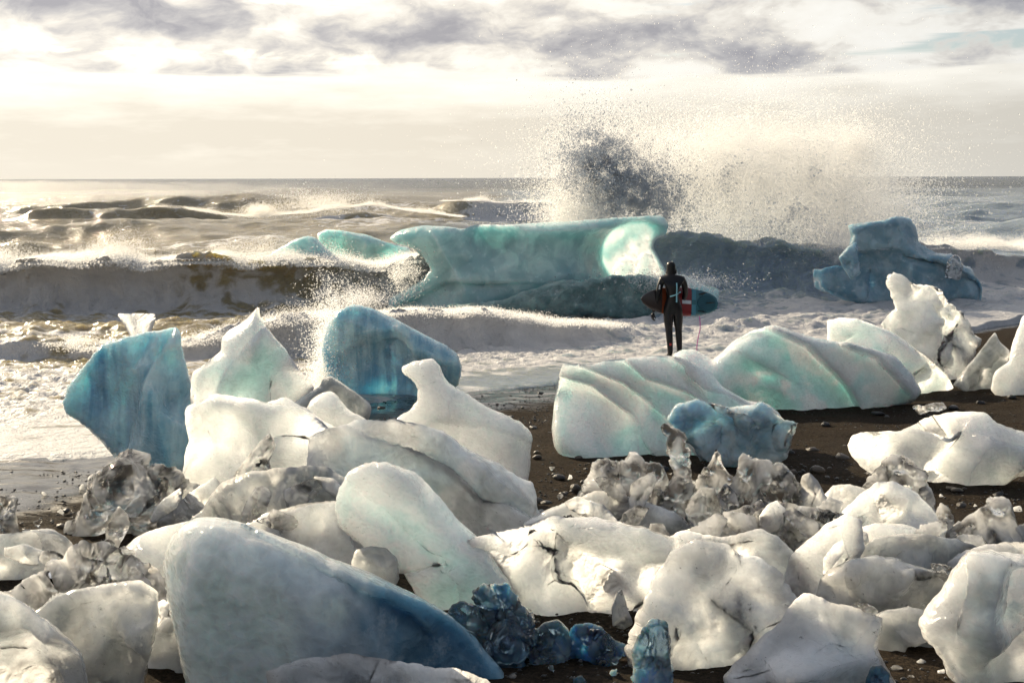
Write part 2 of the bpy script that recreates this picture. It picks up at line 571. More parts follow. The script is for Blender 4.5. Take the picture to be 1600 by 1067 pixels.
# ================================================================== ice
def ice_material(name, c1, c2, radius, rough=(0.12, 0.4), trans=0.0, tvar=0.0, bands=0.0, bandrot=(0, 0, 0), dirt=0.0,
                 bump=0.5, scallop=34.0, cracks=0.3, sss=1.0, relief_shade=0.22, split=False, tscale=9.0, streak=0.0, facet=0.0):
    m, t, o = material(name)
    co0 = t.add('ShaderNodeTexCoord').outputs['Object']
    rnd = t.add('ShaderNodeObjectInfo').outputs['Random']
    off = t.add('ShaderNodeCombineXYZ', {0: t.math('MULTIPLY', rnd, 13.0), 1: t.math('MULTIPLY', rnd, 7.0), 2: t.math('MULTIPLY', rnd, 29.0)}).outputs[0]
    co = t.vmath('ADD', co0, off)
    big = t.noise(co, 2.2, 4, 0.55, 0.6)
    mixf = t.step(big, 0.36, 0.66)
    if split:      # frosted grey on one side, clear blue on the other
        sx = t.add('ShaderNodeSeparateXYZ', {0: co0}).outputs[0]
        mixf = t.math('SUBTRACT', 1.0, t.step(t.math('ADD', sx, t.math('MULTIPLY', t.math('SUBTRACT', big, 0.5), 0.9)), -0.08, 0.34))
    if bands:
        bn = t.noise(t.mapping(co, scale=(7.0, 2.0, 0.55), rot=bandrot), 1.0, 5, 0.55, 0.3)
        mixf = t.mix(bands, mixf, t.step(bn, 0.38, 0.62))
    col = t.mix(mixf, c1, c2)
    # white bubble clouds
    bub = t.math('MULTIPLY', t.step(t.noise(co, 6.0, 6, 0.7), 0.56, 0.74), 0.5)
    col = t.mix(bub, col, (0.90, 0.93, 0.93))
    if dirt:
        dn = t.math('MULTIPLY', t.step(t.noise(t.mapping(co, scale=(1, 1, 1.8)), 26, 4, 0.75), 0.63, 0.69), t.step(big, 0.44, 0.58))
        dn = t.math('MULTIPLY', dn, dirt)
        col = t.mix(dn, col, (0.05, 0.045, 0.04))
    warp = t.add('ShaderNodeTexNoise', {'Vector': co, 'Scale': 5.0, 'Detail': 3, 'Roughness': 0.6})
    sc = t.voro(t.vmath('ADD', t.mapping(co, scale=(1.0, 1.0, 1.5)), t.scale_col(warp.outputs['Color'], 0.20)), scallop, 'F1')
    h = t.math('ADD', t.math('MULTIPLY', sc, 0.7), t.math('MULTIPLY', t.noise(co, 15, 4, 0.7), 1.2))
    nb = t.bump(h, bump, 0.03)
    col = t.scale_col(col, t.lin(h, 0.35, 1.15, 1.0 - relief_shade, 1.0))  # relief shading put into the colour: hollows darker, as scattering blurs the bump
    rg = t.lin(big, 0.35, 0.65, rough[0], rough[1])
    ins = {'Base Color': col, 'Roughness': rg, 'IOR': 1.31, 'Normal': nb, 'Subsurface Weight': sss,
           'Subsurface Radius': tuple(radius), 'Subsurface Scale': 1.0, 'Subsurface Anisotropy': 0.75}
    if (trans or tvar) and not streak and not facet:
        tv = t.math('ADD', trans, t.math('MULTIPLY', t.math('SUBTRACT', t.step(t.noise(co, tscale, 3, 0.5, 0.4), 0.36, 0.64), 0.5), tvar), clamp=True)
        ins['Transmission Weight'] = tv
    if facet:      # some broken faces are clear, others frosted
        fa = t.add('ShaderNodeAttribute', attribute_name='clarity').outputs['Fac']
        ins['Transmission Weight'] = t.lin(t.step(fa, facet - 0.10, facet + 0.10), 0, 1, trans, 0.90)
    if streak:      # clear windows and veins between the frosted parts
        vn_ = t.noise(t.mapping(co, scale=(1.0, 1.0, 1.5), rot=(0.3, 0.5, 0.2)), tscale, 3, 0.5, 1.6)
        vein = t.step(t.math('ABSOLUTE', t.math('SUBTRACT', vn_, 0.5)), streak, streak * 0.45)
        ins['Transmission Weight'] = t.math('MULTIPLY_ADD', vein, 0.97 - trans, trans)
    p = t.add('ShaderNodeBsdfPrincipled', ins)
    t.l.new(p.outputs[0], o.inputs[0])
    return m


MI = {
    'milky': ice_material('milky_ice', (0.83, 0.885, 0.865), (0.96, 0.97, 0.935), (0.38, 0.41, 0.40), (0.02, 0.16), trans=0.10, tvar=0.16, tscale=3, dirt=0.4, bump=0.45, relief_shade=0.13),
    'white': ice_material('frosted_ice', (0.80, 0.835, 0.85), (0.96, 0.96, 0.94), (0.19, 0.20, 0.20), (0.02, 0.16), trans=0.28, tvar=0.40, dirt=0.65, bump=0.55, scallop=20, tscale=4, relief_shade=0.14),
    'green': ice_material('pale_green_ice', (0.74, 0.84, 0.83), (0.90, 0.94, 0.92), (0.30, 0.342, 0.338), (0.02, 0.18), trans=0.05, tvar=0.1, tscale=3, dirt=0.3, bump=0.5, scallop=32, relief_shade=0.15),
    'teal': ice_material('turquoise_ice', (0.40, 0.58, 0.59), (0.56, 0.72, 0.71), (0.55, 0.76, 0.74), (0.12, 0.35), dirt=0.2, bump=0.4, scallop=4, relief_shade=0.05),
    'shade': ice_material('shaded_teal_ice', (0.17, 0.25, 0.25), (0.29, 0.39, 0.38), (0.10, 0.16, 0.16), (0.3, 0.5), dirt=0.5, bump=0.8, scallop=8),  # the ledge's shade is put into this dark base colour, dirt specks on top
    'blue': ice_material('blue_ice', (0.25, 0.44, 0.55), (0.64, 0.79, 0.80), (0.20, 0.275, 0.295), (0.04, 0.22), bands=0.6, bandrot=(0, R(24), 0), bump=0.4, scallop=30, relief_shade=0.12),
    'deep': ice_material('deep_blue_ice', (0.26, 0.39, 0.46), (0.44, 0.56, 0.61), (0.14, 0.20, 0.23), (0.1, 0.35), bump=0.5, scallop=6, relief_shade=0.06),
    'slate': ice_material('grey_blue_ice', (0.19, 0.32, 0.42), (0.82, 0.845, 0.83), (0.18, 0.20, 0.208), (0.03, 0.18), trans=0.08, tvar=0.14, bump=0.45, scallop=20, split=True, relief_shade=0.14),
    'clear': ice_material('clear_ice', (0.985, 0.985, 0.965), (0.998, 0.998, 0.985), (0.36, 0.37, 0.36), (0.0, 0.05), trans=0.70, tvar=0.55, bump=0.20, scallop=9, relief_shade=0.0, tscale=7),
    'glass': ice_material('glassy_ice', (0.97, 0.98, 0.96), (0.998, 0.995, 0.98), (0.28, 0.30, 0.29), (0.0, 0.03), trans=0.80, tvar=0.36, bump=0.15, scallop=7, relief_shade=0.0, tscale=6),
    'smoke': ice_material('smoky_clear_ice', (0.50, 0.52, 0.53), (0.84, 0.84, 0.82), (0.16, 0.165, 0.165), (0.02, 0.12), trans=0.42, tvar=0.3, dirt=0.6, bump=0.4, scallop=16, tscale=4, relief_shade=0.12),
    'navy': ice_material('dark_clear_ice', (0.12, 0.25, 0.42), (0.55, 0.73, 0.88), (0.06, 0.09, 0.12), (0.0, 0.05), trans=0.76, tvar=0.3, bump=0.15, scallop=8, relief_shade=0.0, tscale=6),
    'steel': ice_material('steel_blue_ice', (0.30, 0.45, 0.55), (0.72, 0.81, 0.85), (0.12, 0.15, 0.17), (0.02, 0.12), trans=0.35, tvar=0.4, bump=0.4, scallop=12, tscale=6, relief_shade=0.08),
}


def poly_inside(P, poly):
    x, y = P[:, 0], P[:, 1]
    ins = np.zeros(len(P), bool)
    j = len(poly) - 1
    for i in range(len(poly)):
        xi, yi = poly[i]
        xj, yj = poly[j]
        c = ((yi > y) != (yj > y)) & (x < (xj - xi) * (y - yi) / (yj - yi + 1e-12) + xi)
        ins ^= c
        j = i
    return ins


def seg_dist(P, line, closed=False):
    """distance and signed side of points to a polyline"""
    L = np.asarray(line, float)
    A = L if closed else L[:-1]
    B = np.roll(L, -1, 0) if closed else L[1:]
    best = np.full(len(P), 1e9)
    side = np.zeros(len(P))
    for a, b in zip(A, B):
        ab = b - a
        tt = np.clip(((P - a) @ ab) / (ab @ ab + 1e-12), 0, 1)
        q = a + tt[:, None] * ab
        dd = np.linalg.norm(P - q, axis=1)
        cr = ab[0] * (P[:, 1] - a[1]) - ab[1] * (P[:, 0] - a[0])
        m = dd < best
        best[m] = dd[m]
        side[m] = np.sign(cr[m])
    return best, side


ICE_N = 0


def ice(name, label, mat, d, outline, T=0.35, res=34, power=0.5, facets=5, rough=0.03, jag=0.012, feats=(), ridged=False,
        sink=0.10, tb=None, parent=None, group='ice stranded on the black beach', cat='ice block', freq=1.0, ground=True, crumple=0.012, lean=0.0, chips=None, chip=0.065):
    """One solid piece of ice: the outline is its true silhouette, T the depth of its front half in metres."""
    global ICE_N
    ICE_N += 1
    glassy = mat in ('clear', 'glass', 'navy')
    res = int(res * (1.15 if glassy else 1.4))
    if glassy:
        crumple, rough, jag, facets = max(crumple, 0.08) * 1.35, max(rough, 0.06), jag * 1.6, facets + 2
    if d < 9:
        rough, crumple, T, jag = rough * 1.5, crumple * 1.5, T * 1.25, jag * 1.5
    rng = np.random.default_rng(100 + ICE_N)
    if mat == 'white':
        rough, jag, crumple, facets = rough * 0.7, jag * 1.6, crumple * 0.8, facets + 3
    pts = np.array([px(x, y, d)[[0, 2]] for x, y in outline])
    if d < 7 and len(outline) > 8 and ground:      # pieces press against each other
        pts = pts.mean(0) + (pts - pts.mean(0)) * 1.10
    lo, hi = pts.min(0), pts.max(0)
    H, Wd = hi[1] - lo[1], hi[0] - lo[0]
    size = math.sqrt(H * Wd)
    if sink and ground:
        low = np.clip(1 - (pts[:, 1] - lo[1]) / (0.22 * H), 0, 1)
        pts[:, 1] -= sink * low
    step = size / res
    # resample the outline, soften corners slightly, roughen
    seg = np.roll(pts, -1, 0) - pts
    ln = np.linalg.norm(seg, axis=1)
    cum = np.concatenate([[0], np.cumsum(ln)])
    nb = max(24, int(cum[-1] / step * 1))
    s = np.linspace(0, cum[-1], nb, endpoint=False)
    k = np.searchsorted(cum, s, side='right') - 1
    B = pts[k] + seg[k] * ((s - cum[k]) / (ln[k] + 1e-12))[:, None]
    for _ in range(2):
        B = 0.5 * B + 0.25 * (np.roll(B, 1, 0) + np.roll(B, -1, 0))
    tg = np.roll(B, -1, 0) - np.roll(B, 1, 0)
    nr = np.stack([tg[:, 1], -tg[:, 0]], 1)
    nr /= np.linalg.norm(nr, axis=1)[:, None] + 1e-9
    o3 = np.concatenate([B / size * 5.0, np.full((nb, 1), ICE_N * 3.7)], 1)
    B = B + nr * (jag * size * fbm(o3, 4, 0.6))[:, None]
    # interior points
    gx, gy = np.meshgrid(np.arange(lo[0] - .2, hi[0] + .2, step), np.arange(lo[1] - .3, hi[1] + .2, step * 0.87))
    gx = gx + (np.arange(gx.shape[0]) % 2)[:, None] * step * 0.5
    G = np.stack([gx.ravel(), gy.ravel()], 1) + rng.uniform(-.2, .2, (gx.size, 2)) * step
    G = G[poly_inside(G, B)]
    dd, _s = seg_dist(G, B, True)
    G = G[dd > 0.55 * step]
    P2 = np.concatenate([B, G])
    r = delaunay_2d_cdt([Vector(p) for p in P2], [], [list(range(nb))], 1, 1e-7)
    V2 = np.array([tuple(v) for v in r[0]])
    TR = np.array([f for f in r[2] if len(f) == 3], int)
    N = len(V2)
    # which are boundary: edges used once
    E = np.sort(np.concatenate([TR[:, [0, 1]], TR[:, [1, 2]], TR[:, [2, 0]]]), 1)
    Eu, cnt = np.unique(E, axis=0, return_counts=True)
    bnd = np.zeros(N, bool)
    bnd[Eu[cnt == 1].ravel()] = True
    # membrane: inflate by solving a Poisson problem on the triangulation
    deg = np.bincount(Eu.ravel(), minlength=N).astype(float)
    deg[deg == 0] = 1
    u = np.zeros(N)
    for _ in range(int(res * 6)):
        sm = np.bincount(Eu[:, 0], weights=u[Eu[:, 1]], minlength=N) + np.bincount(Eu[:, 1], weights=u[Eu[:, 0]], minlength=N)
        u = np.where(bnd, 0, u + 1.0 * ((sm / deg + 1) - u))
    prof = (u / (u.max() + 1e-9)) ** power
    c0 = V2.mean(0)

    def relief(Tm):
        h = Tm * prof
        for _k in range(facets):
            a = rng.uniform(0, 6.283)
            q = (V2 - c0) @ np.array([math.cos(a), math.sin(a)]) / size
            pl = Tm * (rng.uniform(0.55, 0.95) - rng.uniform(0.5, 1.9) * q)
            h = np.minimum(h, np.maximum(pl, 0.45 * h))
        for _k in range(1):     # ease the sharpest creases
            sm = np.bincount(Eu[:, 0], weights=h[Eu[:, 1]], minlength=N) + np.bincount(Eu[:, 1], weights=h[Eu[:, 0]], minlength=N)
            h = np.where(bnd, h, 0.6 * h + 0.4 * sm / deg)
        return h
    hf = relief(T)
    hb = relief(T * 0.8 if tb is None else tb)
    if feats:
        PX = V2
        for ft in feats:
            kind = ft[0]
            if kind == 'bump':
                _k, x, y, rad, amt = ft
                c = px(x, y, d)[[0, 2]]
                q = np.linalg.norm(PX - c, axis=1) / (rad / F * d)
                hf = hf + amt * np.exp(-q * q) * np.sqrt(prof)
            else:
                _k, line, rad, amt = ft
                L = np.array([px(x, y, d)[[0, 2]] for x, y in line])
                q, sg = seg_dist(PX, L)
                q = q / (rad / F * d)
                if kind == 'ridge':
                    hf = hf + amt * np.exp(-q) * np.minimum(1, prof * 3)
                elif kind == 'fold':     # sunk on the right-hand side of the line, easing back out
                    hf = hf - amt * np.exp(-q * 0.8) * sstep(-sg * q, -0.08, 0.08) * np.minimum(1, prof * 3)
        hf = np.maximum(hf, -0.55 * hb)
    ctr = px(*np.mean(outline, axis=0), d) - np.array((0, 0, CAMZ))
    nrm = ctr / np.linalg.norm(ctr)
    front = np.stack([V2[:, 0], np.full(N, d), V2[:, 1]], 1) - nrm * hf[:, None]
    back = np.stack([V2[:, 0], np.full(N, d), V2[:, 1]], 1) + nrm * hb[:, None]
    if lean:
        for A in (front, back):
            A[:, 1] += lean * (A[:, 2] - lo[1])
    idx_b = np.full(N, -1)
    inner = np.where(~bnd)[0]
    idx_b[inner] = N + np.arange(len(inner))
    idx_b[bnd] = np.where(bnd)[0]
    V = np.concatenate([front, back[inner]])
    TB = idx_b[TR]
    # orientation: front must face the camera (-y)
    a, b, c = V2[TR[:, 0]], V2[TR[:, 1]], V2[TR[:, 2]]
    ccw = ((b - a)[:, 0] * (c - a)[:, 1] - (b - a)[:, 1] * (c - a)[:, 0]) > 0
    TF = np.where(ccw[:, None], TR, TR[:, ::-1])
    TB = np.where(ccw[:, None], TB[:, ::-1], TB)
    TT = np.concatenate([TF, TB])
    # surface relief along the normals
    fn = np.cross(V[TT[:, 1]] - V[TT[:, 0]], V[TT[:, 2]] - V[TT[:, 0]])
    vn = np.zeros_like(V)
    for k3 in range(3):
        for ax in range(3):
            vn[:, ax] += np.bincount(TT[:, k3], weights=fn[:, ax], minlength=len(V))
    vn /= np.linalg.norm(vn, axis=1)[:, None] + 1e-12
    edge = np.concatenate([np.where(bnd, 0.08, np.clip(prof * 1.6, 0.15, 1.0)), np.ones(len(inner))])
    if chips is None:
        chips = 28 if d < 9 else (12 if d < 20 else 4)
    for _k in range(chips):      # break flat facets off the surface
        v0 = rng.integers(len(V))
        n0 = vn[v0] + rng.normal(0, 0.38, 3)
        n0 /= np.linalg.norm(n0)
        rad = size * rng.uniform(0.18, 0.55)
        p0 = V[v0] - n0 * size * chip * rng.uniform(0.3, 1.0)
        rel = V - p0
        sdist = rel @ n0
        lat = np.linalg.norm(V - V[v0], axis=1)
        wgt = (1 - sstep(lat, rad * 0.5, rad)) * edge
        cc = min(0.16 * size, 0.5 * T)
        V = V - n0 * (cc * np.tanh(np.maximum(sdist, 0) / cc) * wgt)[:, None]
    fn = np.cross(V[TT[:, 1]] - V[TT[:, 0]], V[TT[:, 2]] - V[TT[:, 0]])
    vn = np.zeros_like(V)
    for k3 in range(3):
        for ax in range(3):
            vn[:, ax] += np.bincount(TT[:, k3], weights=fn[:, ax], minlength=len(V))
    vn /= np.linalg.norm(vn, axis=1)[:, None] + 1e-12
    Q = V / size * 2.2 * freq + ICE_N * 11.1
    disp = rough * size * (fbm(Q, 5, 0.5) + 0.25 * fbm(Q * 4.1, 4, 0.55))
    if crumple:
        disp = disp + crumple * size * fbm(Q * 1.7 + 5, 3, 0.45, ridged=True)
    V = V + vn * (disp * edge)[:, None]
    base = np.array((V[:, 0].mean(), V[:, 1].mean(), V[:, 2].min()))
    me = mesh_np(name, V - base, TT)
    o = link(name, me, MI[mat], parent, None)
    if parent is not None:
        o.location = Vector(base) - parent.matrix_world.translation if parent.type == 'EMPTY' else Vector(base) - Vector(parent.location)
    else:
        o.location = base
        tag(o, label, cat, group)
    return o


# ------------------------------------------------------------------ bergs in the surf
berg = ice('iceberg', 'large turquoise iceberg with overhanging top in the surf behind the surfer', 'teal', 30.5,
           [(607, 372), (625, 359), (660, 352), (700, 354), (720, 358), (760, 353), (850, 348), (930, 344), (1010, 338), (1035, 337), (1044, 352), (1040, 368), (1024, 374),
            (1020, 386), (1030, 405), (1042, 426), (1075, 432), (1100, 444), (1125, 452), (1120, 474), (1040, 486), (940, 488), (850, 490), (760, 490), (680, 488), (600, 482),
            (607, 463), (655, 441), (673, 420), (661, 402), (640, 386), (618, 382)],
           T=1.5, tb=0.85, res=62, power=0.42, facets=3, rough=0.022, jag=0.006, sink=0.3,
           feats=[('bump', 975, 410, 52, -1.9), ('bump', 1022, 402, 42, -1.5), ('ridge', [(680, 362), (700, 400), (730, 450)], 26, 0.35),
                  ('ridge', [(700, 358), (860, 362), (1035, 352)], 16, 0.40), ('bump', 650, 366, 42, 0.25), ('fold', [(640, 470), (700, 440), (760, 440)], 40, 0.25)],
           group='icebergs adrift in the surf', cat='iceberg')
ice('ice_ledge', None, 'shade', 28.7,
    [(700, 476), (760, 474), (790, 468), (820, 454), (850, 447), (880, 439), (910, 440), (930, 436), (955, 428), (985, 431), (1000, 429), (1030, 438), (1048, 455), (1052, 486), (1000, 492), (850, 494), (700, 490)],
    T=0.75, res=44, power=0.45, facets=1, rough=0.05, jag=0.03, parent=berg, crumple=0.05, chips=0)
berg['label'] = 'large turquoise iceberg with overhanging top in the surf behind the surfer'
ice('iceberg', 'pale green hump of ice caught in the breaking wave left of the large iceberg', 'teal', 31.4,
    [(398, 432), (412, 405), (435, 388), (460, 375), (480, 368), (495, 372), (512, 390), (525, 402), (532, 425), (535, 470), (398, 470)],
    T=0.8, res=36, power=0.5, facets=5, rough=0.03, group='icebergs adrift in the surf', cat='iceberg')
ice('iceberg', 'low tilted green slab of ice behind the wave, left of the large iceberg', 'teal', 36.0,
    [(495, 366), (510, 358), (540, 361), (575, 368), (603, 378), (640, 386), (650, 425), (590, 430), (530, 425), (505, 400)],
    T=0.8, res=30, power=0.45, facets=4, rough=0.03, group='icebergs adrift in the surf', cat='iceberg')
ice('iceberg', 'dark blue iceberg with blocky upright top, right of the splash', 'deep', 31.0,
    [(1325, 352), (1345, 347), (1380, 344), (1398, 337), (1425, 341), (1433, 352), (1435, 380), (1460, 393), (1490, 399), (1500, 412), (1518, 420), (1535, 447), (1530, 470), (1440, 475),
     (1350, 470), (1320, 465), (1270, 450), (1268, 420), (1300, 416), (1320, 414), (1312, 402), (1325, 385), (1330, 370)],
    T=0.75, tb=0.9, res=52, power=0.45, facets=4, rough=0.05, jag=0.02,
    feats=[('bump', 1385, 365, 50, 0.25), ('fold', [(1340, 395), (1400, 392), (1470, 408), (1530, 440)], 40, 0.5)], group='icebergs adrift in the surf', cat='iceberg')
ice('ice_chunk', 'small clear lump of ice beached at the right end of the dark blue iceberg', 'clear', 30.2,
    [(1480, 408), (1492, 397), (1501, 402), (1505, 418), (1500, 432), (1476, 430)], T=0.25, res=16, group='icebergs adrift in the surf', cat='iceberg')
ice('ice_chunk', 'glassy lump of ice clinging to the left flank of the dark blue iceberg', 'deep', 30.0,
    [(1310, 402), (1325, 385), (1338, 378), (1342, 400), (1345, 425), (1330, 432), (1318, 420)], T=0.3, res=18, crumple=0.1, group='icebergs adrift in the surf', cat='iceberg')

# ------------------------------------------------------------------ pieces along the water's edge
ice('ice_block', 'domed dark blue ice wedge hit by a splash, behind the horn shaped ice', 'blue', 14.2,
    [(512, 505), (530, 484), (552, 476), (580, 480), (620, 499), (660, 520), (700, 540), (715, 555), (721, 575), (717, 598), (700, 607), (690, 614), (640, 624), (575, 624), (530, 615), (508, 590), (503, 550)],
    T=0.30, tb=0.55, res=46, power=0.42, facets=2, rough=0.03,
    feats=[('ridge', [(530, 500), (620, 515), (700, 555)], 30, 0.22), ('bump', 620, 580, 80, -0.2)])
ice('ice_block', 'upright blue striped ice block standing at the left water line', 'blue', 8.85,
    [(98, 632), (104, 608), (122, 582), (142, 558), (160, 537), (172, 534), (190, 527), (215, 521), (250, 516), (275, 511), (282, 518), (285, 540), (290, 570), (298, 600), (299, 640), (304, 690),
     (290, 731), (255, 733), (210, 722), (185, 712), (165, 695), (140, 672), (118, 655), (102, 645)],
    T=0.42, tb=0.42, res=62, power=0.38, facets=3, rough=0.022, jag=0.012, chips=8,
    feats=[('fold', [(275, 515), (225, 600), (190, 715)], 60, 0.07), ('fold', [(250, 516), (190, 610), (150, 690)], 70, 0.06)])
ice('ice_shard', 'small pale wedge of ice poking up behind the blue striped block', 'milky', 10.4,
    [(182, 490), (215, 489), (245, 490), (241, 510), (235, 525), (240, 560), (238, 690), (190, 690), (205, 560), (203, 525), (194, 508)], T=0.14, res=26)
ice('ice_block', 'tall fin of pale teal ice with a pointed top, beside the blue striped block', 'green', 10.2,
    [(405, 474), (408, 495), (420, 515), (445, 545), (470, 580), (492, 606), (470, 640), (450, 690), (330, 690), (300, 660), (297, 605), (300, 580), (325, 565), (345, 549), (346, 530), (355, 515), (380, 500), (395, 485)],
    T=0.34, tb=0.22, res=52, power=0.5, facets=3, rough=0.03,
    feats=[('ridge', [(400, 480), (395, 540), (420, 640)], 22, 0.12), ('fold', [(405, 520), (360, 570), (300, 640)], 40, 0.12), ('bump', 440, 590, 40, -0.12)])
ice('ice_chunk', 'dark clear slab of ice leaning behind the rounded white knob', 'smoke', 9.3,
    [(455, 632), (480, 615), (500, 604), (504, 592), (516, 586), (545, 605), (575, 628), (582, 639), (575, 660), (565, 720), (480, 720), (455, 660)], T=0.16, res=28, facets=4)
ice('ice_chunk', 'rounded white knob of ice in front of the dark clear slab', 'milky', 8.1,
    [(478, 642), (485, 625), (500, 613), (515, 609), (528, 615), (536, 628), (545, 640), (575, 655), (600, 700), (600, 770), (470, 770)], T=0.22, res=30, facets=3, rough=0.025)
ice('ice_block', 'horn shaped pale ice block with a curled tip above the white heap', 'milky', 7.55,
    [(628, 574), (640, 567), (658, 562), (675, 559), (690, 575), (700, 595), (720, 610), (750, 628), (780, 645), (815, 660), (831, 678), (829, 720), (825, 765), (800, 800), (640, 800), (590, 720),
     (585, 690), (615, 660), (640, 642), (653, 625), (653, 606), (645, 593), (632, 584)],
    T=0.20, tb=0.20, res=56, power=0.5, facets=3, rough=0.022, chips=6, chip=0.03, feats=[('fold', [(700, 660), (770, 668), (820, 690)], 40, 0.05)])

# ------------------------------------------------------------------ middle right
ice('ice_block', 'long pale green ice slab with diagonal folds, right of the bare sand', 'green', 9.75,
    [(862, 668), (866, 630), (872, 590), (880, 568), (925, 570), (950, 562), (980, 560), (1030, 556), (1060, 557), (1085, 566), (1110, 580), (1130, 605), (1165, 625), (1200, 630), (1218, 645), (1226, 664),
     (1210, 690), (1180, 706), (1090, 708), (1010, 714), (920, 717), (887, 714), (866, 692)],
    T=0.52, tb=0.4, res=66, power=0.42, facets=1, rough=0.012, jag=0.005, chips=3,
    feats=[('fold', [(872, 588), (925, 602), (975, 640), (1015, 700)], 40, 0.20), ('fold', [(910, 572), (975, 598), (1040, 650), (1080, 700)], 42, 0.20),
           ('fold', [(975, 562), (1010, 592), (1080, 615), (1130, 650)], 40, 0.18), ('fold', [(1040, 556), (1100, 585), (1140, 620), (1210, 660)], 34, 0.15)])
ice('ice_block', 'clear blue ice chunk lying against the folded pale green slab', 'steel', 8.95,
    [(1045, 652), (1060, 633), (1090, 620), (1110, 633), (1150, 636), (1190, 628), (1210, 641), (1225, 655), (1250, 660), (1241, 682), (1230, 702), (1210, 710), (1160, 711), (1110, 708), (1075, 692), (1053, 674)],
    T=0.26, tb=0.18, res=48, power=0.5, facets=6, rough=0.05, jag=0.03, crumple=0.05)
ice('ice_block', 'broad blue green ice block on the sand behind the folded slab', 'green', 12.9,
    [(1050, 556), (1065, 546), (1085, 546), (1115, 562), (1135, 545), (1155, 527), (1180, 512), (1210, 507), (1240, 518), (1290, 531), (1350, 541), (1395, 556), (1425, 583), (1441, 612), (1425, 624),
     (1340, 632), (1280, 640), (1230, 641), (1150, 640), (1080, 640), (1050, 600)],
    T=0.62, tb=0.4, res=60, power=0.40, facets=2, rough=0.02, chips=4,
    feats=[('fold', [(1190, 510), (1260, 540), (1320, 600), (1340, 632)], 70, 0.32), ('fold', [(1290, 530), (1370, 560), (1420, 615)], 50, 0.22), ('bump', 1180, 610, 30, -0.2)])
ice('ice_block', 'knobbly upright cream ice with a lumpy head, right of the surfer', 'milky', 15.6,
    [(1384, 434), (1400, 427), (1412, 434), (1425, 441), (1445, 444), (1457, 452), (1466, 464), (1480, 474), (1496, 488), (1515, 508), (1535, 530), (1525, 555), (1505, 580), (1495, 610), (1400, 610),
     (1385, 560), (1378, 520), (1380, 498), (1398, 480), (1386, 466), (1394, 456), (1383, 445)],
    T=0.34, tb=0.3, res=50, power=0.5, facets=6, rough=0.10, jag=0.05, crumple=0.10, chips=30)
ice('ice_block', 'low pale ridge of ice at the foot of the knobbly upright ice', 'green', 14.3,
    [(1292, 501), (1312, 496), (1335, 496), (1370, 508), (1400, 522), (1440, 550), (1480, 585), (1490, 600), (1445, 612), (1380, 612), (1300, 600), (1292, 540)],
    T=0.35, tb=0.25, res=44, power=0.5, facets=5, rough=0.04)
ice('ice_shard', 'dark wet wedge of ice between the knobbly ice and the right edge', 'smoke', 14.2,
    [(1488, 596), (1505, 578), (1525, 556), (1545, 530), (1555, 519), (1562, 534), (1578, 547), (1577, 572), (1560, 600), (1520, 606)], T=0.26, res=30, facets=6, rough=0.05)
ice('ice_block', 'white ice block cut off by the right edge above the big disc', 'milky', 13.6,
    [(1547, 606), (1555, 580), (1576, 565), (1581, 540), (1598, 492), (1630, 480), (1690, 490), (1700, 625), (1640, 632), (1600, 628), (1570, 623)], T=0.4, res=40, facets=4)
ice('ice_block', 'big smooth disc of pale ice lying on the sand at the right', 'milky', 8.3,
    [(1324, 695), (1330, 679), (1345, 674), (1400, 673), (1430, 660), (1450, 646), (1490, 641), (1540, 645), (1556, 660), (1580, 669), (1640, 690), (1660, 715), (1640, 737), (1590, 745), (1550, 767), (1500, 770),
     (1450, 762), (1380, 747), (1345, 731), (1330, 712)],
    T=0.36, tb=0.25, res=58, power=0.48, facets=3, rough=0.02, sink=0.03, feats=[('fold', [(1640, 712), (1560, 690), (1500, 662), (1430, 660)], 50, 0.10)])
ice('ice_chunk', 'little glassy sliver of ice on top of the big smooth disc', 'clear', 8.45,
    [(1424, 636), (1432, 632), (1443, 634), (1456, 629), (1474, 629), (1480, 638), (1468, 643), (1450, 643), (1436, 648)], T=0.05, res=18, rough=0.06, ground=False)

# ------------------------------------------------------------------ the white heap in the middle
ice('ice_block', 'tall white ice block at the upper left of the heap, beside the blue striped block', 'milky', 6.9,
    [(300, 642), (318, 631), (340, 621), (362, 624), (385, 627), (430, 637), (465, 641), (490, 660), (520, 690), (545, 712), (562, 742), (570, 850), (330, 850), (290, 760), (293, 735), (303, 690), (296, 665)],
    T=0.20, tb=0.24, res=58, power=0.45, facets=3, rough=0.018, feats=[('fold', [(545, 715), (480, 690), (430, 690), (380, 740)], 30, 0.07), ('fold', [(440, 780), (480, 740), (520, 740)], 25, 0.08)])
ice('ice_block', 'white shoulder of ice behind the tall white block, below the fin', 'milky', 7.6,
    [(400, 640), (420, 628), (445, 622), (470, 634), (490, 645), (520, 660), (560, 690), (600, 800), (400, 800)], T=0.2, res=36, facets=3, rough=0.02)
ice('ice_block', 'long white ridge of ice sloping down right, shaded blue, under the horn', 'white', 6.45,
    [(500, 690), (545, 672), (580, 665), (620, 662), (655, 668), (690, 680), (720, 700), (755, 722), (790, 738), (822, 752), (830, 790), (850, 812), (870, 838), (865, 870), (760, 880), (600, 880), (500, 800)],
    T=0.26, tb=0.4, res=62, power=0.5, facets=3, rough=0.028, chips=8, chip=0.035, feats=[('fold', [(870, 838), (790, 790), (740, 790), (690, 740), (650, 720)], 50, 0.12), ('bump', 770, 770, 40, 0.06)])
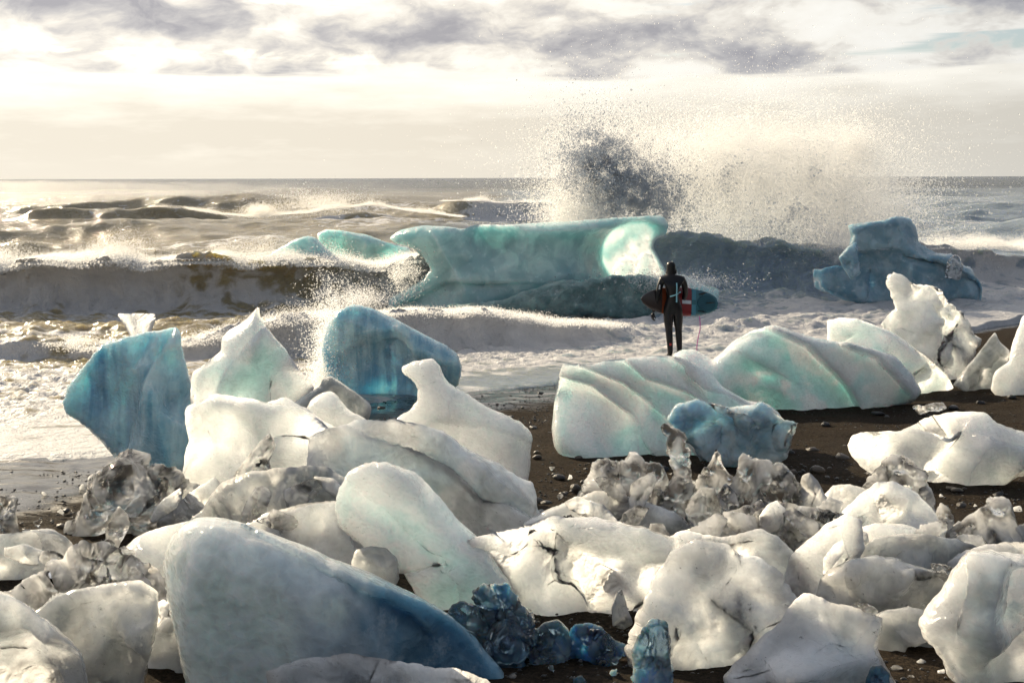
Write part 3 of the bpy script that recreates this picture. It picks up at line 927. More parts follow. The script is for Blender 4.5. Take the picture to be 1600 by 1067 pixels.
ice('ice_block', 'broad pale green ice face with a rounded chin in the middle of the heap', 'green', 5.2,
    [(536, 800), (541, 775), (555, 748), (580, 735), (612, 732), (650, 745), (668, 760), (685, 782), (705, 810), (740, 842), (772, 884), (802, 926), (790, 950), (745, 955), (715, 955), (690, 955), (660, 930), (640, 902),
     (625, 880), (590, 856), (560, 846), (542, 826)],
    T=0.20, tb=0.18, res=60, power=0.36, facets=1, rough=0.020, chips=6, chip=0.025,
    feats=[('fold', [(640, 800), (690, 830), (700, 870), (640, 890)], 40, 0.05), ('bump', 700, 900, 28, 0.05), ('fold', [(690, 880), (715, 910), (715, 945)], 20, 0.04)], sink=0.05)
ice('ice_block', 'grey fractured ice in the hollow left of the broad pale green face', 'smoke', 6.1,
    [(300, 835), (330, 790), (350, 762), (390, 742), (440, 735), (500, 736), (545, 760), (560, 800), (575, 860), (560, 890), (440, 890), (330, 890)],
    T=0.20, tb=0.2, res=50, power=0.5, facets=6, rough=0.04, crumple=0.06, jag=0.02)
ice('ice_chunk', 'clear tooth of ice in the upper left white block\'s hollow', 'clear', 6.35,
    [(362, 745), (385, 715), (405, 690), (422, 676), (432, 695), (420, 722), (430, 742), (415, 765), (400, 775), (375, 770)], T=0.07, res=26, facets=5, rough=0.04, ground=False)
ice('ice_block', 'white low lump of ice in front of the fractured grey hollow', 'white', 5.75,
    [(380, 830), (420, 805), (470, 790), (520, 785), (540, 800), (538, 830), (548, 850), (560, 870), (555, 900), (380, 900)], T=0.16, res=38, facets=4, rough=0.03)
ice('ice_chunk', 'dark little stone shaped ice in the cleft below the broad pale green face', 'smoke', 5.0,
    [(548, 880), (556, 858), (580, 852), (605, 856), (620, 872), (625, 905), (610, 930), (560, 920)], T=0.08, res=22, facets=5, rough=0.05, ground=False)
ice('ice_block', 'big smooth grey blue boulder of ice at the front, left of centre', 'slate', 4.3,
    [(277, 885), (285, 852), (300, 832), (322, 820), (360, 821), (400, 831), (450, 850), (500, 871), (560, 896), (620, 922), (680, 957), (720, 992), (760, 1042), (778, 1078), (776, 1110), (340, 1110), (312, 1060), (296, 1000), (284, 945)],
    T=0.34, tb=0.42, res=70, power=0.45, facets=2, rough=0.020, jag=0.006, chips=5, chip=0.03,
    feats=[('ridge', [(330, 825), (480, 885), (560, 950), (600, 1050)], 40, 0.07), ('fold', [(400, 835), (520, 900), (640, 960), (720, 1040)], 55, 0.06)])
ice('ice_block', 'white rounded top of ice cut off by the bottom edge, left of centre', 'white', 3.78,
    [(430, 1048), (470, 1036), (510, 1027), (545, 1022), (600, 1030), (640, 1037), (700, 1046), (750, 1063), (775, 1092), (775, 1140), (425, 1140)], T=0.18, res=50, facets=4, rough=0.03)

# ------------------------------------------------------------------ front left
ice('ice_block', 'white lump of ice in the bottom left corner', 'white', 3.95,
    [(-60, 930), (-10, 925), (20, 938), (50, 955), (90, 985), (118, 1015), (131, 1060), (131, 1120), (-60, 1120)], T=0.2, res=46, facets=4, rough=0.03)
ice('ice_block', 'dark sparkling block of clear ice beside the bottom left lump', 'smoke', 4.2,
    [(60, 960), (110, 932), (170, 918), (215, 912), (241, 930), (241, 962), (232, 1010), (220, 1067), (215, 1110), (90, 1110), (75, 1000)], T=0.18, res=48, facets=5, rough=0.04, crumple=0.05)
ice('ice_block', 'jagged heap of clear ice in front of the blue striped block', 'clear', 6.7,
    [(105, 850), (118, 815), (128, 795), (150, 770), (148, 742), (172, 728), (195, 726), (214, 736), (250, 733), (280, 745), (297, 762), (300, 800), (290, 850), (110, 850)],
    T=0.22, res=50, facets=7, rough=0.07, crumple=0.12, jag=0.04)
ice('ice_block', 'bright white slab of ice slanting up to the tall white block', 'white', 6.5,
    [(245, 815), (270, 790), (300, 765), (335, 745), (350, 760), (345, 800), (330, 870), (250, 870)], T=0.14, res=34, facets=5, rough=0.05)
ice('ice_block', 'pale flat ice block at the left edge below the wet sand', 'white', 5.7,
    [(-50, 845), (0, 838), (40, 834), (78, 828), (100, 842), (118, 862), (112, 890), (100, 915), (-50, 920)], T=0.2, res=38, facets=4, rough=0.03)
ice('ice_block', 'rounded cream ice between the jagged heap and the grey blue boulder', 'milky', 5.45,
    [(196, 862), (215, 842), (245, 828), (290, 818), (325, 825), (315, 870), (300, 930), (230, 930), (205, 900)], T=0.15, res=36, facets=3, rough=0.025)
ice('ice_shard', 'clear upright shard of ice at the left edge over the wet sand', 'clear', 6.4,
    [(-40, 772), (10, 775), (29, 778), (25, 800), (30, 826), (34, 850), (-40, 850)], T=0.1, res=28, facets=6, rough=0.06, crumple=0.06)
ice('ice_block', 'crumpled brownish clear ice running across the left side above the dark block', 'clear', 4.85,
    [(10, 930), (40, 905), (75, 888), (100, 870), (130, 850), (165, 856), (190, 868), (225, 884), (258, 908), (264, 932), (255, 980), (30, 980)], T=0.18, res=52, facets=6, rough=0.06, crumple=0.10, jag=0.03)
ice('ice_chunk', 'brown tinted clear ice in the gap left of the grey blue boulder', 'smoke', 4.35,
    [(215, 1050), (238, 1000), (258, 966), (285, 975), (305, 1000), (325, 1035), (340, 1050), (330, 1075), (215, 1075)], T=0.10, res=30, facets=5, rough=0.04)
ice('ice_shard', 'narrow pale blade of ice beside the dark sparkling block', 'milky', 4.4,
    [(236, 950), (255, 935), (267, 940), (262, 965), (245, 1005), (232, 1012), (230, 1040), (218, 1040)], T=0.05, res=22, facets=3)

# ------------------------------------------------------------------ front centre
ice('ice_block', 'wide glassy ice shelf sloping down to the black gap, right of the pale green face', 'milky', 5.1,
    [(742, 850), (780, 838), (820, 828), (870, 815), (930, 815), (1000, 830), (1050, 845), (1062, 880), (1040, 915), (1015, 945), (985, 965), (985, 980), (962, 978), (950, 955), (905, 968), (862, 968), (835, 955), (805, 925), (772, 882)],
    T=0.22, tb=0.2, res=60, power=0.42, facets=5, rough=0.035, sink=0.0, feats=[('fold', [(870, 890), (890, 930), (930, 945)], 30, 0.06), ('fold', [(740, 855), (860, 870), (960, 880), (1040, 880)], 30, 0.08)])
ice('ice_block', 'pale ice bank dipping from the sand behind the glassy shelf', 'white', 6.1,
    [(830, 815), (858, 800), (880, 790), (905, 778), (940, 770), (990, 780), (1045, 800), (1080, 830), (1075, 880), (840, 880)], T=0.24, res=46, facets=5, rough=0.045)
ice('ice_block', 'rounded clear ice lumps left of the slender ice totem', 'clear', 6.35,
    [(900, 800), (908, 770), (918, 745), (930, 728), (950, 722), (975, 728), (988, 722), (1010, 724), (1030, 735), (1036, 765), (1050, 800), (1050, 860), (900, 860)],
    T=0.2, res=48, facets=7, rough=0.06, crumple=0.11, jag=0.03)
ice('ice_shard', 'slender ice totem with a forked head standing in the clear heap', 'clear', 6.25,
    [(1032, 672), (1040, 668), (1050, 670), (1060, 679), (1074, 675), (1069, 690), (1067, 700), (1072, 712), (1077, 724), (1076, 740), (1085, 760), (1092, 790), (1090, 850), (1035, 850), (1036, 790), (1045, 760), (1054, 738), (1046, 718), (1040, 700), (1042, 688)],
    T=0.09, tb=0.08, res=40, facets=3, rough=0.05, jag=0.03, crumple=0.04)
ice('ice_shard', 'small pointed ice pyramid right of the slender totem', 'clear', 6.3,
    [(1080, 760), (1098, 744), (1110, 724), (1118, 705), (1126, 712), (1130, 730), (1143, 748), (1152, 790), (1150, 850), (1080, 850)], T=0.12, res=34, facets=6, rough=0.05, crumple=0.06)
ice('ice_block', 'jagged clear ice crest with thin spikes, right of the ice pyramid', 'clear', 6.2,
    [(1130, 780), (1142, 755), (1153, 738), (1161, 728), (1163, 711), (1168, 722), (1180, 726), (1188, 721), (1196, 717), (1200, 728), (1216, 727), (1234, 743), (1244, 765), (1258, 800), (1256, 860), (1130, 860)],
    T=0.2, res=52, facets=7, rough=0.07, crumple=0.12, jag=0.03)
ice('ice_chunk', 'glassy rounded lens of ice at the foot of the slender totem', 'glass', 5.95,
    [(1070, 800), (1080, 775), (1095, 760), (1115, 762), (1130, 785), (1128, 812), (1110, 828), (1085, 828)], T=0.10, res=28, facets=4, rough=0.03, ground=False)
ice('ice_chunk', 'clear pointed chip of ice right of the jagged crest', 'smoke', 6.15,
    [(1246, 790), (1250, 760), (1256, 745), (1266, 741), (1280, 755), (1294, 782), (1310, 810), (1300, 850), (1246, 850)], T=0.1, res=28, facets=4)
ice('ice_block', 'low greenish glassy ice across the middle of the clear heap', 'glass', 5.75,
    [(1085, 840), (1110, 810), (1140, 800), (1180, 790), (1230, 785), (1270, 795), (1310, 805), (1320, 840), (1300, 880), (1200, 890), (1100, 880)], T=0.2, res=54, facets=7, rough=0.07, crumple=0.13)
ice('ice_block', 'cream lumpy ice behind the big dirty boulder at the front', 'white', 5.2,
    [(1045, 860), (1055, 840), (1078, 830), (1110, 838), (1150, 838), (1185, 830), (1215, 845), (1240, 870), (1255, 910), (1240, 950), (1050, 950)], T=0.18, res=46, facets=5, rough=0.06, crumple=0.05)
ice('ice_block', 'lumpy white boulder of ice with black grit at the front, right of centre', 'white', 4.42,
    [(990, 1010), (1005, 965), (1018, 930), (1035, 895), (1055, 872), (1080, 858), (1110, 852), (1145, 862), (1170, 876), (1195, 890), (1215, 915), (1238, 945), (1245, 965), (1220, 1000), (1190, 1020), (1150, 1040), (1080, 1055), (1060, 1070), (1000, 1070)],
    T=0.26, tb=0.2, res=64, facets=6, rough=0.05, crumple=0.06, jag=0.02)
ice('ice_chunk', 'glassy blue fringe of ice at the left foot of the dirty white boulder', 'navy', 4.15,
    [(985, 1020), (1000, 985), (1018, 965), (1040, 970), (1050, 1000), (1048, 1040), (1055, 1090), (1000, 1090)], T=0.10, res=34, facets=6, rough=0.06, crumple=0.10)
ice('ice_chunk', 'dark blue chip of ice tucked against the grey blue boulder', 'navy', 4.5,
    [(695, 962), (706, 945), (720, 938), (748, 946), (764, 975), (768, 1010), (745, 1040), (715, 1030)], T=0.10, res=28, facets=4, rough=0.04)
ice('ice_block', 'crumpled dark blue clear ice in the black gap below the pale green face', 'navy', 4.5,
    [(742, 935), (746, 918), (770, 916), (790, 918), (805, 938), (822, 955), (838, 968), (832, 990), (820, 1010), (805, 1032), (780, 1040), (762, 1030), (764, 1000), (752, 965)], T=0.14, res=44, facets=6, rough=0.07, crumple=0.12, jag=0.04)
ice('ice_chunk', 'bright blue glassy curl of ice next to the striped shell of ice', 'navy', 4.5,
    [(826, 1010), (832, 990), (850, 975), (870, 968), (885, 982), (890, 1005), (884, 1030), (850, 1030), (836, 1030)], T=0.10, res=30, facets=5, rough=0.07, crumple=0.12)
ice('ice_chunk', 'fan shaped striped shell of blue ice lying in the black gap', 'navy', 4.5,
    [(889, 1025), (893, 990), (902, 978), (925, 975), (940, 982), (955, 998), (972, 1006), (985, 1018), (965, 1022), (946, 1030), (930, 1028), (912, 1034)], T=0.09, res=36, facets=1, rough=0.03,
    feats=[('fold', [(900, 980), (915, 1000), (925, 1030)], 12, 0.025), ('fold', [(915, 978), (935, 1000), (946, 1028)], 12, 0.025), ('fold', [(930, 980), (950, 1003), (975, 1020)], 12, 0.025)])
ice('ice_shard', 'short stump of grey ice hanging over the black gap under the glassy shelf', 'smoke', 4.85,
    [(955, 950), (962, 925), (972, 920), (980, 945), (990, 975), (975, 985), (957, 978)], T=0.05, res=20, ground=False)

# ------------------------------------------------------------------ front right
ice('ice_block', 'smooth white slab of ice leaning up right of the cream lumps', 'milky', 5.15,
    [(1226, 905), (1240, 870), (1265, 845), (1290, 822), (1318, 808), (1342, 818), (1348, 860), (1325, 895), (1300, 930), (1262, 965), (1240, 950)], T=0.13, res=44, power=0.42, facets=3, rough=0.025)
ice('ice_block', 'beige dome of ice with a grey belly in front of the big disc', 'milky', 6.1,
    [(1300, 815), (1325, 795), (1345, 775), (1370, 757), (1395, 756), (1430, 774), (1455, 800), (1470, 835), (1462, 870), (1320, 870)], T=0.22, res=46, facets=4, rough=0.03)
ice('ice_block', 'jagged bright clear ice rising behind the beige dome', 'clear', 6.55,
    [(1352, 775), (1358, 745), (1368, 735), (1380, 733), (1393, 713), (1408, 716), (1425, 726), (1446, 745), (1448, 765), (1460, 790), (1470, 840), (1355, 840)], T=0.18, res=46, facets=6, rough=0.06, crumple=0.07, jag=0.03)
ice('ice_chunk', 'low white ice strip between the clear chip and the beige dome', 'white', 6.5,
    [(1285, 775), (1300, 758), (1330, 756), (1355, 765), (1360, 840), (1285, 840)], T=0.14, res=30, facets=4, rough=0.05)
ice('ice_block', 'white hollow of ice below the beige dome, above the dark grey slabs', 'milky', 5.55,
    [(1320, 850), (1338, 825), (1370, 815), (1410, 818), (1450, 830), (1470, 850), (1460, 915), (1320, 915)], T=0.15, res=42, facets=4, rough=0.035)
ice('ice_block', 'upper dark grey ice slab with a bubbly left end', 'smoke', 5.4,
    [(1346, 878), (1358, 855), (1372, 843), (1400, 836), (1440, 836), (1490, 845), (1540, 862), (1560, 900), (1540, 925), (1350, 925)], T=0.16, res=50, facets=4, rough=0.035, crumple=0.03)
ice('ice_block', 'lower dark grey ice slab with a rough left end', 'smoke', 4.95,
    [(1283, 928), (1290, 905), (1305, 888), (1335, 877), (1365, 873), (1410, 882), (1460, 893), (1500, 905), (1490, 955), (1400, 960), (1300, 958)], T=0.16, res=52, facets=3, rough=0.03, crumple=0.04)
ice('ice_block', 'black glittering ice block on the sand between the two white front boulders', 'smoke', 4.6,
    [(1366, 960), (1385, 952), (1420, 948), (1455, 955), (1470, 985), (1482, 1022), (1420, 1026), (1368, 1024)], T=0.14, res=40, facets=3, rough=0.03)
ice('ice_block', 'white pointed boulder of ice at the bottom right with sunlit crests', 'white', 4.12,
    [(1144, 1050), (1160, 1030), (1180, 1010), (1210, 985), (1240, 950), (1256, 936), (1272, 931), (1295, 941), (1330, 952), (1372, 966), (1372, 985), (1362, 1010), (1374, 1035), (1390, 1062), (1380, 1110), (1150, 1110)],
    T=0.26, tb=0.18, res=64, facets=4, rough=0.04, chips=14, chip=0.04, feats=[('fold', [(1150, 1045), (1230, 1010), (1270, 1000), (1310, 985)], 30, -0.035)])
ice('ice_chunk', 'tiny clear nugget of ice on the pointed white boulder', 'glass', 4.15,
    [(1331, 945), (1338, 938), (1350, 941), (1366, 947), (1373, 955), (1366, 961), (1350, 960), (1336, 953)], T=0.03, res=16, facets=2, ground=False)
ice('ice_block', 'large white boulder of ice in the lower right corner', 'white', 4.25,
    [(1445, 968), (1455, 945), (1470, 925), (1490, 898), (1502, 876), (1515, 866), (1550, 867), (1590, 876), (1640, 885), (1680, 930), (1690, 1110), (1520, 1110), (1495, 1065), (1468, 1012), (1450, 990)],
    T=0.28, tb=0.25, res=66, facets=4, rough=0.03, feats=[('fold', [(1510, 870), (1490, 960), (1505, 1020), (1530, 1080)], 30, 0.025)])
ice('ice_block', 'grey wedge of ice with a rounded tip below the big disc', 'clear', 6.0,
    [(1475, 850), (1485, 830), (1510, 812), (1535, 795), (1555, 783), (1573, 783), (1582, 808), (1590, 830), (1595, 870), (1480, 870)], T=0.15, res=38, facets=4, rough=0.03)
ice('ice_chunk', 'bright white piece of ice at the right edge beside the grey wedge', 'white', 6.0,
    [(1545, 850), (1575, 826), (1605, 815), (1660, 830), (1670, 875), (1550, 875)], T=0.13, res=30, facets=5, rough=0.05)
ice('ice_chunk', 'small clear fragment of ice between the jagged ice and the grey wedge', 'clear', 6.2,
    [(1455, 835), (1462, 800), (1470, 785), (1482, 792), (1492, 812), (1490, 850), (1458, 850)], T=0.07, res=24, facets=5, rough=0.06, crumple=0.06)
ice('ice_block', 'tan shaded ice behind the large lower right boulder', 'white', 5.3,
    [(1480, 880), (1500, 862), (1540, 850), (1590, 843), (1660, 848), (1680, 930), (1500, 930)], T=0.18, res=40, facets=4, rough=0.03)
ice('ice_chunk', 'small blue chip of ice at the right foot of the pointed white boulder', 'navy', 3.98,
    [(1352, 1062), (1362, 1040), (1378, 1038), (1390, 1052), (1392, 1080), (1355, 1085)], T=0.05, res=20, facets=4)


# ------------------------------------------------------------------ small chips
CR = np.random.default_rng(77)


def chip_outline(cx, cy, r):
    k = CR.integers(7, 11)
    an = np.sort(CR.uniform(0, 6.283, k))
    return [(cx + r * CR.uniform(0.6, 1.25) * math.cos(a), cy + r * 0.75 * CR.uniform(0.6, 1.25) * math.sin(a)) for a in an]


def small_chips(spots, mats, label, group):
    for (cx, cy, r) in spots:
        gd = 1.5 / ((cy + r * 0.5 - HOR) / F - 0.087)
        ice('ice_chip', label, mats[CR.integers(len(mats))], gd, chip_outline(cx, cy, r), T=r / F * gd * 0.7, res=11, facets=4, rough=0.05, sink=0.01, chips=8, group=group, cat='ice chip')


small_chips([(905, 1062, 14), (960, 1050, 10), (1010, 1052, 8), (800, 1056, 9), (860, 1045, 8)], ['navy', 'clear'], 'small chip of ice on the black sand in the bottom centre gap', 'ice chips in the black gap')
small_chips([(1400, 1045, 9), (1440, 1035, 7), (1425, 1058, 6), (1470, 1050, 8)], ['clear', 'smoke'], 'small chip of ice on the sand between the two white front boulders', 'ice chips between the front boulders')
small_chips([(1485, 800, 7), (1520, 790, 6), (1590, 795, 8), (1470, 775, 5), (1250, 745, 5)], ['clear', 'white'], 'small chip of ice on the sand below the big disc', 'ice chips below the big disc')
small_chips([(60, 815, 8), (95, 800, 6), (70, 770, 5), (128, 760, 6)], ['clear', 'white'], 'small chip of ice on the wet sand at the left', 'ice chips on the wet sand')
small_chips([(845, 800, 7), (875, 775, 6), (890, 745, 5), (862, 730, 5)], ['clear', 'white'], 'small chip of ice on the bare sand below the folded slab', 'ice chips on the bare sand')


def shards(spots, label, group):
    """angular splinters wedged between the larger pieces"""
    for (cx, cy, r, ang, mt, dd) in spots:
        k = CR.integers(6, 9)
        an = np.sort(np.linspace(0, 6.283, k, endpoint=False) + CR.uniform(-0.3, 0.3, k))
        ca, sa = math.cos(R(ang)), math.sin(R(ang))
        pl = []
        for a in an:
            q = r * CR.uniform(0.65, 1.2)
            u, v = q * 1.7 * math.cos(a), q * 0.75 * math.sin(a)
            pl.append((cx + u * ca - v * sa, cy + u * sa + v * ca))
        ice('ice_shard', label, mt, dd, pl, T=r / F * dd * 0.8, res=20, power=0.4, facets=4, rough=0.03, sink=0.02, chips=10, group=group, cat='ice shard', ground=False)


shards([(470, 770, 26, -30, 'clear', 6.0), (520, 762, 20, 35, 'white', 6.0), (400, 790, 24, -60, 'clear', 5.95), (350, 800, 26, 70, 'milky', 6.1), (440, 815, 22, 10, 'clear', 5.7)],
       'splinter of ice wedged in the fractured hollow of the white heap', 'ice splinters in the hollow')
shards([(870, 825, 24, -25, 'clear', 5.75), (930, 800, 26, 20, 'white', 5.8), (985, 815, 22, -40, 'clear', 5.7), (1035, 845, 24, 60, 'clear', 5.35), (900, 850, 18, 10, 'glass', 5.4)],
       'splinter of ice lying along the top of the glassy shelf', 'ice splinters on the shelf')
shards([(1100, 835, 26, -35, 'clear', 5.45), (1160, 820, 28, 30, 'clear', 5.6), (1205, 812, 24, -70, 'white', 5.6), (1255, 820, 24, 40, 'clear', 5.55), (1290, 800, 22, -50, 'clear', 5.8), (1140, 790, 22, 75, 'clear', 5.9), (1000, 775, 24, -65, 'clear', 6.05), (960, 765, 22, 40, 'clear', 6.1)],
       'splinter of clear ice in the jagged heap around the slender totem', 'ice splinters around the totem')
shards([(150, 870, 26, -30, 'clear', 5.2), (90, 880, 22, 20, 'clear', 5.2), (215, 905, 20, 60, 'clear', 4.7), (180, 830, 24, -75, 'clear', 5.9), (260, 790, 20, -40, 'white', 6.3), (40, 865, 20, 10, 'white', 5.3)],
       'splinter of ice in the clear jumble at the left', 'ice splinters at the left')
shards([(1330, 835, 22, 30, 'white', 5.4), (1450, 832, 20, -30, 'clear', 5.5), (1520, 845, 18, 10, 'clear', 5.45), (1300, 870, 20, -60, 'milky', 5.0), (1480, 895, 18, 20, 'clear', 4.9)],
       'splinter of ice around the dark grey slabs', 'ice splinters by the grey slabs')
# ================================================================== spray: drops thrown up by the waves
def spray_material(name, col, trans, clear):
    m, t, o = material(name)
    a = t.add('ShaderNodeBsdfDiffuse', {'Color': col})
    b = t.add('ShaderNodeBsdfTranslucent', {'Color': col})
    mx = t.add('ShaderNodeMixShader', {0: trans, 1: a.outputs[0], 2: b.outputs[0]})
    tr = t.add('ShaderNodeBsdfTransparent')
    m2 = t.add('ShaderNodeMixShader', {0: clear, 1: mx.outputs[0], 2: tr.outputs[0]})
    t.l.new(m2.outputs[0], o.inputs[0])
    return m


M_MIST = spray_material('spray_drops', (0.99, 0.985, 0.97), 0.82, 0.66)
M_CLOT = spray_material('shaded_water_clots', (0.46, 0.50, 0.57), 0.30, 0.35)  # darker than the drops: self-shadow of the dense water put into the colour


def drops(name, P, Rr, mat, label):
    me = bpy.data.meshes.new(name)
    P = np.asarray(P, np.float32)
    me.vertices.add(len(P))
    me.vertices.foreach_set('co', P.ravel())
    at = me.attributes.new('size', 'FLOAT', 'POINT')
    at.data.foreach_set('value', np.asarray(Rr, np.float32))
    o = link(name, me, mat)
    ng = bpy.data.node_groups.new('drops', 'GeometryNodeTree')
    ng.interface.new_socket('Geometry', in_out='INPUT', socket_type='NodeSocketGeometry')
    ng.interface.new_socket('Geometry', in_out='OUTPUT', socket_type='NodeSocketGeometry')
    gi, go = ng.nodes.new('NodeGroupInput'), ng.nodes.new('NodeGroupOutput')
    mp = ng.nodes.new('GeometryNodeMeshToPoints')
    na = ng.nodes.new('GeometryNodeInputNamedAttribute')
    na.data_type = 'FLOAT'
    na.inputs['Name'].default_value = 'size'
    sm = ng.nodes.new('GeometryNodeSetMaterial')
    sm.inputs['Material'].default_value = mat
    ng.links.new(gi.outputs[0], mp.inputs['Mesh'])
    ng.links.new(na.outputs['Attribute'], mp.inputs['Radius'])
    ng.links.new(mp.outputs[0], sm.inputs['Geometry'])
    ng.links.new(sm.outputs[0], go.inputs[0])
    md = o.modifiers.new('drops', 'NODES')
    md.node_group = ng
    tag(o, label, 'spray', kind='stuff')
    return o


SR = np.random.default_rng(21)


def blob(x, y, rx, ry, d, nn, dd=0.9, thr=None, freq=1.2, tail=1.0):
    """drops scattered about a point of the place; rx, ry in photo pixels at distance d"""
    c = px(x, y, d)
    g = SR.normal(size=(nn, 3)) * 0.52
    g *= (1 + 0.35 * SR.exponential(1.0, (nn, 1)) * (tail >= 1))
    P = c + g * np.array((rx / F * d, dd, ry / F * d))
    if thr is not None:
        v = fbm(P * freq, 4, 0.6)
        P = P[v > thr]
    return P


def crest_spray(b, x0, x1, nn, up, drift, r0, r1, lift=0.0):
    x = SR.uniform(x0, x1, nn)
    h = b.height(x)
    e = SR.exponential(1.0, nn)
    gust = np.clip(0.5 + 1.6 * fbm2(x * 0.5, np.full(nn, b.seed * 1.7), 3), 0.05, 1.6)
    y = b.crest(x) - b.lean * h * 0.8 + drift * e * up + SR.normal(0, 0.25, nn)
    z = h * 0.93 + lift + up * e * gust * np.clip(h, 0.2, 2)
    keep = h > 0.15
    P = np.stack([x + SR.normal(0, 0.2, nn), y, z], 1)[keep]
    return P, 1.5 * SR.uniform(r0, r1, len(P)) * np.exp(-0.25 * e[keep])


# --- the great splash behind the iceberg
DS = 37.0
mist = [blob(940, 285, 75, 85, DS, 74400), blob(1060, 300, 110, 70, DS, 74400), blob(1150, 285, 120, 75, DS + .5, 99200), blob(1260, 300, 110, 90, DS, 99200),
        blob(1340, 320, 75, 55, DS - .5, 49600), blob(1110, 240, 130, 45, DS + .5, 27280), blob(1270, 240, 100, 40, DS, 24800), blob(1340, 235, 32, 40, DS, 11160, tail=0.7),
        blob(900, 330, 45, 45, DS - 2, 37200), blob(1200, 370, 130, 40, DS - 1, 27280), blob(1330, 390, 80, 40, DS - 2, 32240), blob(960, 235, 60, 30, DS, 14880),
        blob(1150, 265, 60, 70, DS, 62000, thr=0.1), blob(1290, 280, 90, 60, DS, 62000, thr=0.1)]
P = np.concatenate(mist)
P = P[P[:, 2] > 0.1]
drops('sea_spray', P, SR.gamma(2.2, 0.0037, len(P)) + 0.003, M_MIST, 'tall burst of white spray thrown up by the wave behind the iceberg')
clot = [blob(930, 275, 42, 55, DS - 1.2, 170000, thr=0.08, freq=2.6), blob(985, 300, 55, 40, DS - 1.2, 120000, thr=0.14, freq=2.6), blob(1045, 320, 40, 40, DS - 1.2, 36000, thr=0.2, freq=2.8),
        blob(1135, 275, 12, 42, DS - 1, 2500, thr=0.2, freq=2.2), blob(1275, 262, 30, 28, DS - 1, 3000, thr=0.26, freq=2.2), blob(1240, 350, 75, 40, DS - 2, 16000, thr=0.22, freq=2.4)]
P = np.concatenate(clot)
P = P[P[:, 2] > 0.1]
drops('water_clots', P, SR.gamma(1.5, 0.0042, len(P)) + 0.003, M_CLOT, 'shadow-toned clots of water flung up inside the burst of spray')

# --- spray torn off the crests
b2, b1, b6, b7, b4 = BREAKERS[1], BREAKERS[0], BREAKERS[5], BREAKERS[6], BREAKERS[3]
P1, R1 = crest_spray(b2, -17, -1.6, 120000, 0.16, 3.2, 0.005, 0.013)
P2, R2 = crest_spray(b2, -17, -1.6, 40000, 0.06, 0.5, 0.008, 0.03, -0.10)
drops('sea_spray', np.concatenate([P1, P2]), np.concatenate([R1, R2]), M_MIST, 'golden spray blowing back off the big breaker at the left')
P1, R1 = crest_spray(b1, -8, 2.2, 50000, 0.08, 1.0, 0.003, 0.012)
P2 = np.concatenate([blob(515, 540, 22, 65, 14.5, 14000, 0.35), blob(560, 468, 34, 16, 19.5, 6000, 0.5), blob(505, 590, 18, 25, 14.2, 5000, 0.3)])
drops('sea_spray', np.concatenate([P1, P2]), np.concatenate([R1, SR.uniform(0.0025, 0.010, len(P2))]), M_MIST, 'white spray bursting against the dark blue wedge and along the near bore')
P1, R1 = crest_spray(b6, -26, -4, 30000, 0.22, 2.6, 0.010, 0.028)
P2, R2 = crest_spray(b7, -6, 6, 24000, 0.20, 2.4, 0.010, 0.028)
P3 = np.concatenate([blob(405, 328, 18, 8, 85, 6000, 1.5), blob(500, 318, 55, 12, 86, 9000, 2)])
drops('sea_spray', np.concatenate([P1, P2, P3]), np.concatenate([R1, R2, SR.uniform(0.01, 0.03, len(P3))]), M_MIST, 'thin spray along the crests of the outer waves at the left')
P1, R1 = crest_spray(b4, 10, 20, 60000, 0.28, 2.2, 0.006, 0.016)
drops('sea_spray', P1, R1, M_MIST, 'spray blowing off the shore break behind the dark blue iceberg')
P2 = np.concatenate([blob(632, 432, 22, 22, 29.6, 5000, 0.4, thr=0.05, freq=2.5), blob(1060, 440, 60, 10, 28.5, 4000, 0.5)])
drops('sea_spray', P2, SR.uniform(0.006, 0.022, len(P2)), M_MIST, 'loose drops flying at the left end of the large iceberg')

# ================================================================== surfer
def flat_material(name, col, rough=0.5, spec=0.5, noise=0.0):
    m, t, o = material(name)
    c = col
    if noise:
        co = t.add('ShaderNodeTexCoord').outputs['Object']
        f = t.noise(co, 14, 5, 0.6)
        c = t.mix(f, tuple(v * (1 - noise) for v in col), tuple(min(1, v * (1 + noise)) for v in col))
    p = t.add('ShaderNodeBsdfPrincipled', {'Base Color': c, 'Roughness': rough, 'Specular IOR Level': spec})
    t.l.new(p.outputs[0], o.inputs[0])
    return m


M_SUIT = flat_material('black_neoprene', (0.006, 0.006, 0.008), 0.38, 0.35, 0.4)
M_CYAN = flat_material('pale_blue_print', (0.30, 0.62, 0.72), 0.5)
M_GREYP = flat_material('grey_print', (0.55, 0.58, 0.60), 0.5)
M_REDP = flat_material('red_print', (0.45, 0.03, 0.03), 0.5)


def skin_mesh(name, joints, edges, root, sub=2, fat=1.0):
    me = bpy.data.meshes.new(name + '_cage')
    bm = bmesh.new()
    lay = bm.verts.layers.skin.verify()
    vs = {}
    for k, (co, r) in joints.items():
        v = bm.verts.new(co)
        v[lay].radius = tuple(q * fat for q in r) if isinstance(r, tuple) else (r * fat, r * fat)
        v[lay].use_root = (k == root)
        vs[k] = v
    for a, b in edges:
        bm.edges.new((vs[a], vs[b]))
    bm.to_mesh(me)
    bm.free()
    tmp = bpy.data.objects.new('tmp', me)
    COL.objects.link(tmp)
    sk = tmp.modifiers.new('skin', 'SKIN')
    sk.use_smooth_shade = True
    ss = tmp.modifiers.new('sub', 'SUBSURF')
    ss.levels = ss.render_levels = sub
    dg = bpy.context.evaluated_depsgraph_get()
    res = bpy.data.meshes.new_from_object(tmp.evaluated_get(dg))
    res.name = name
    bpy.data.objects.remove(tmp)
    for p in res.polygons:
        p.use_smooth = True
    return res


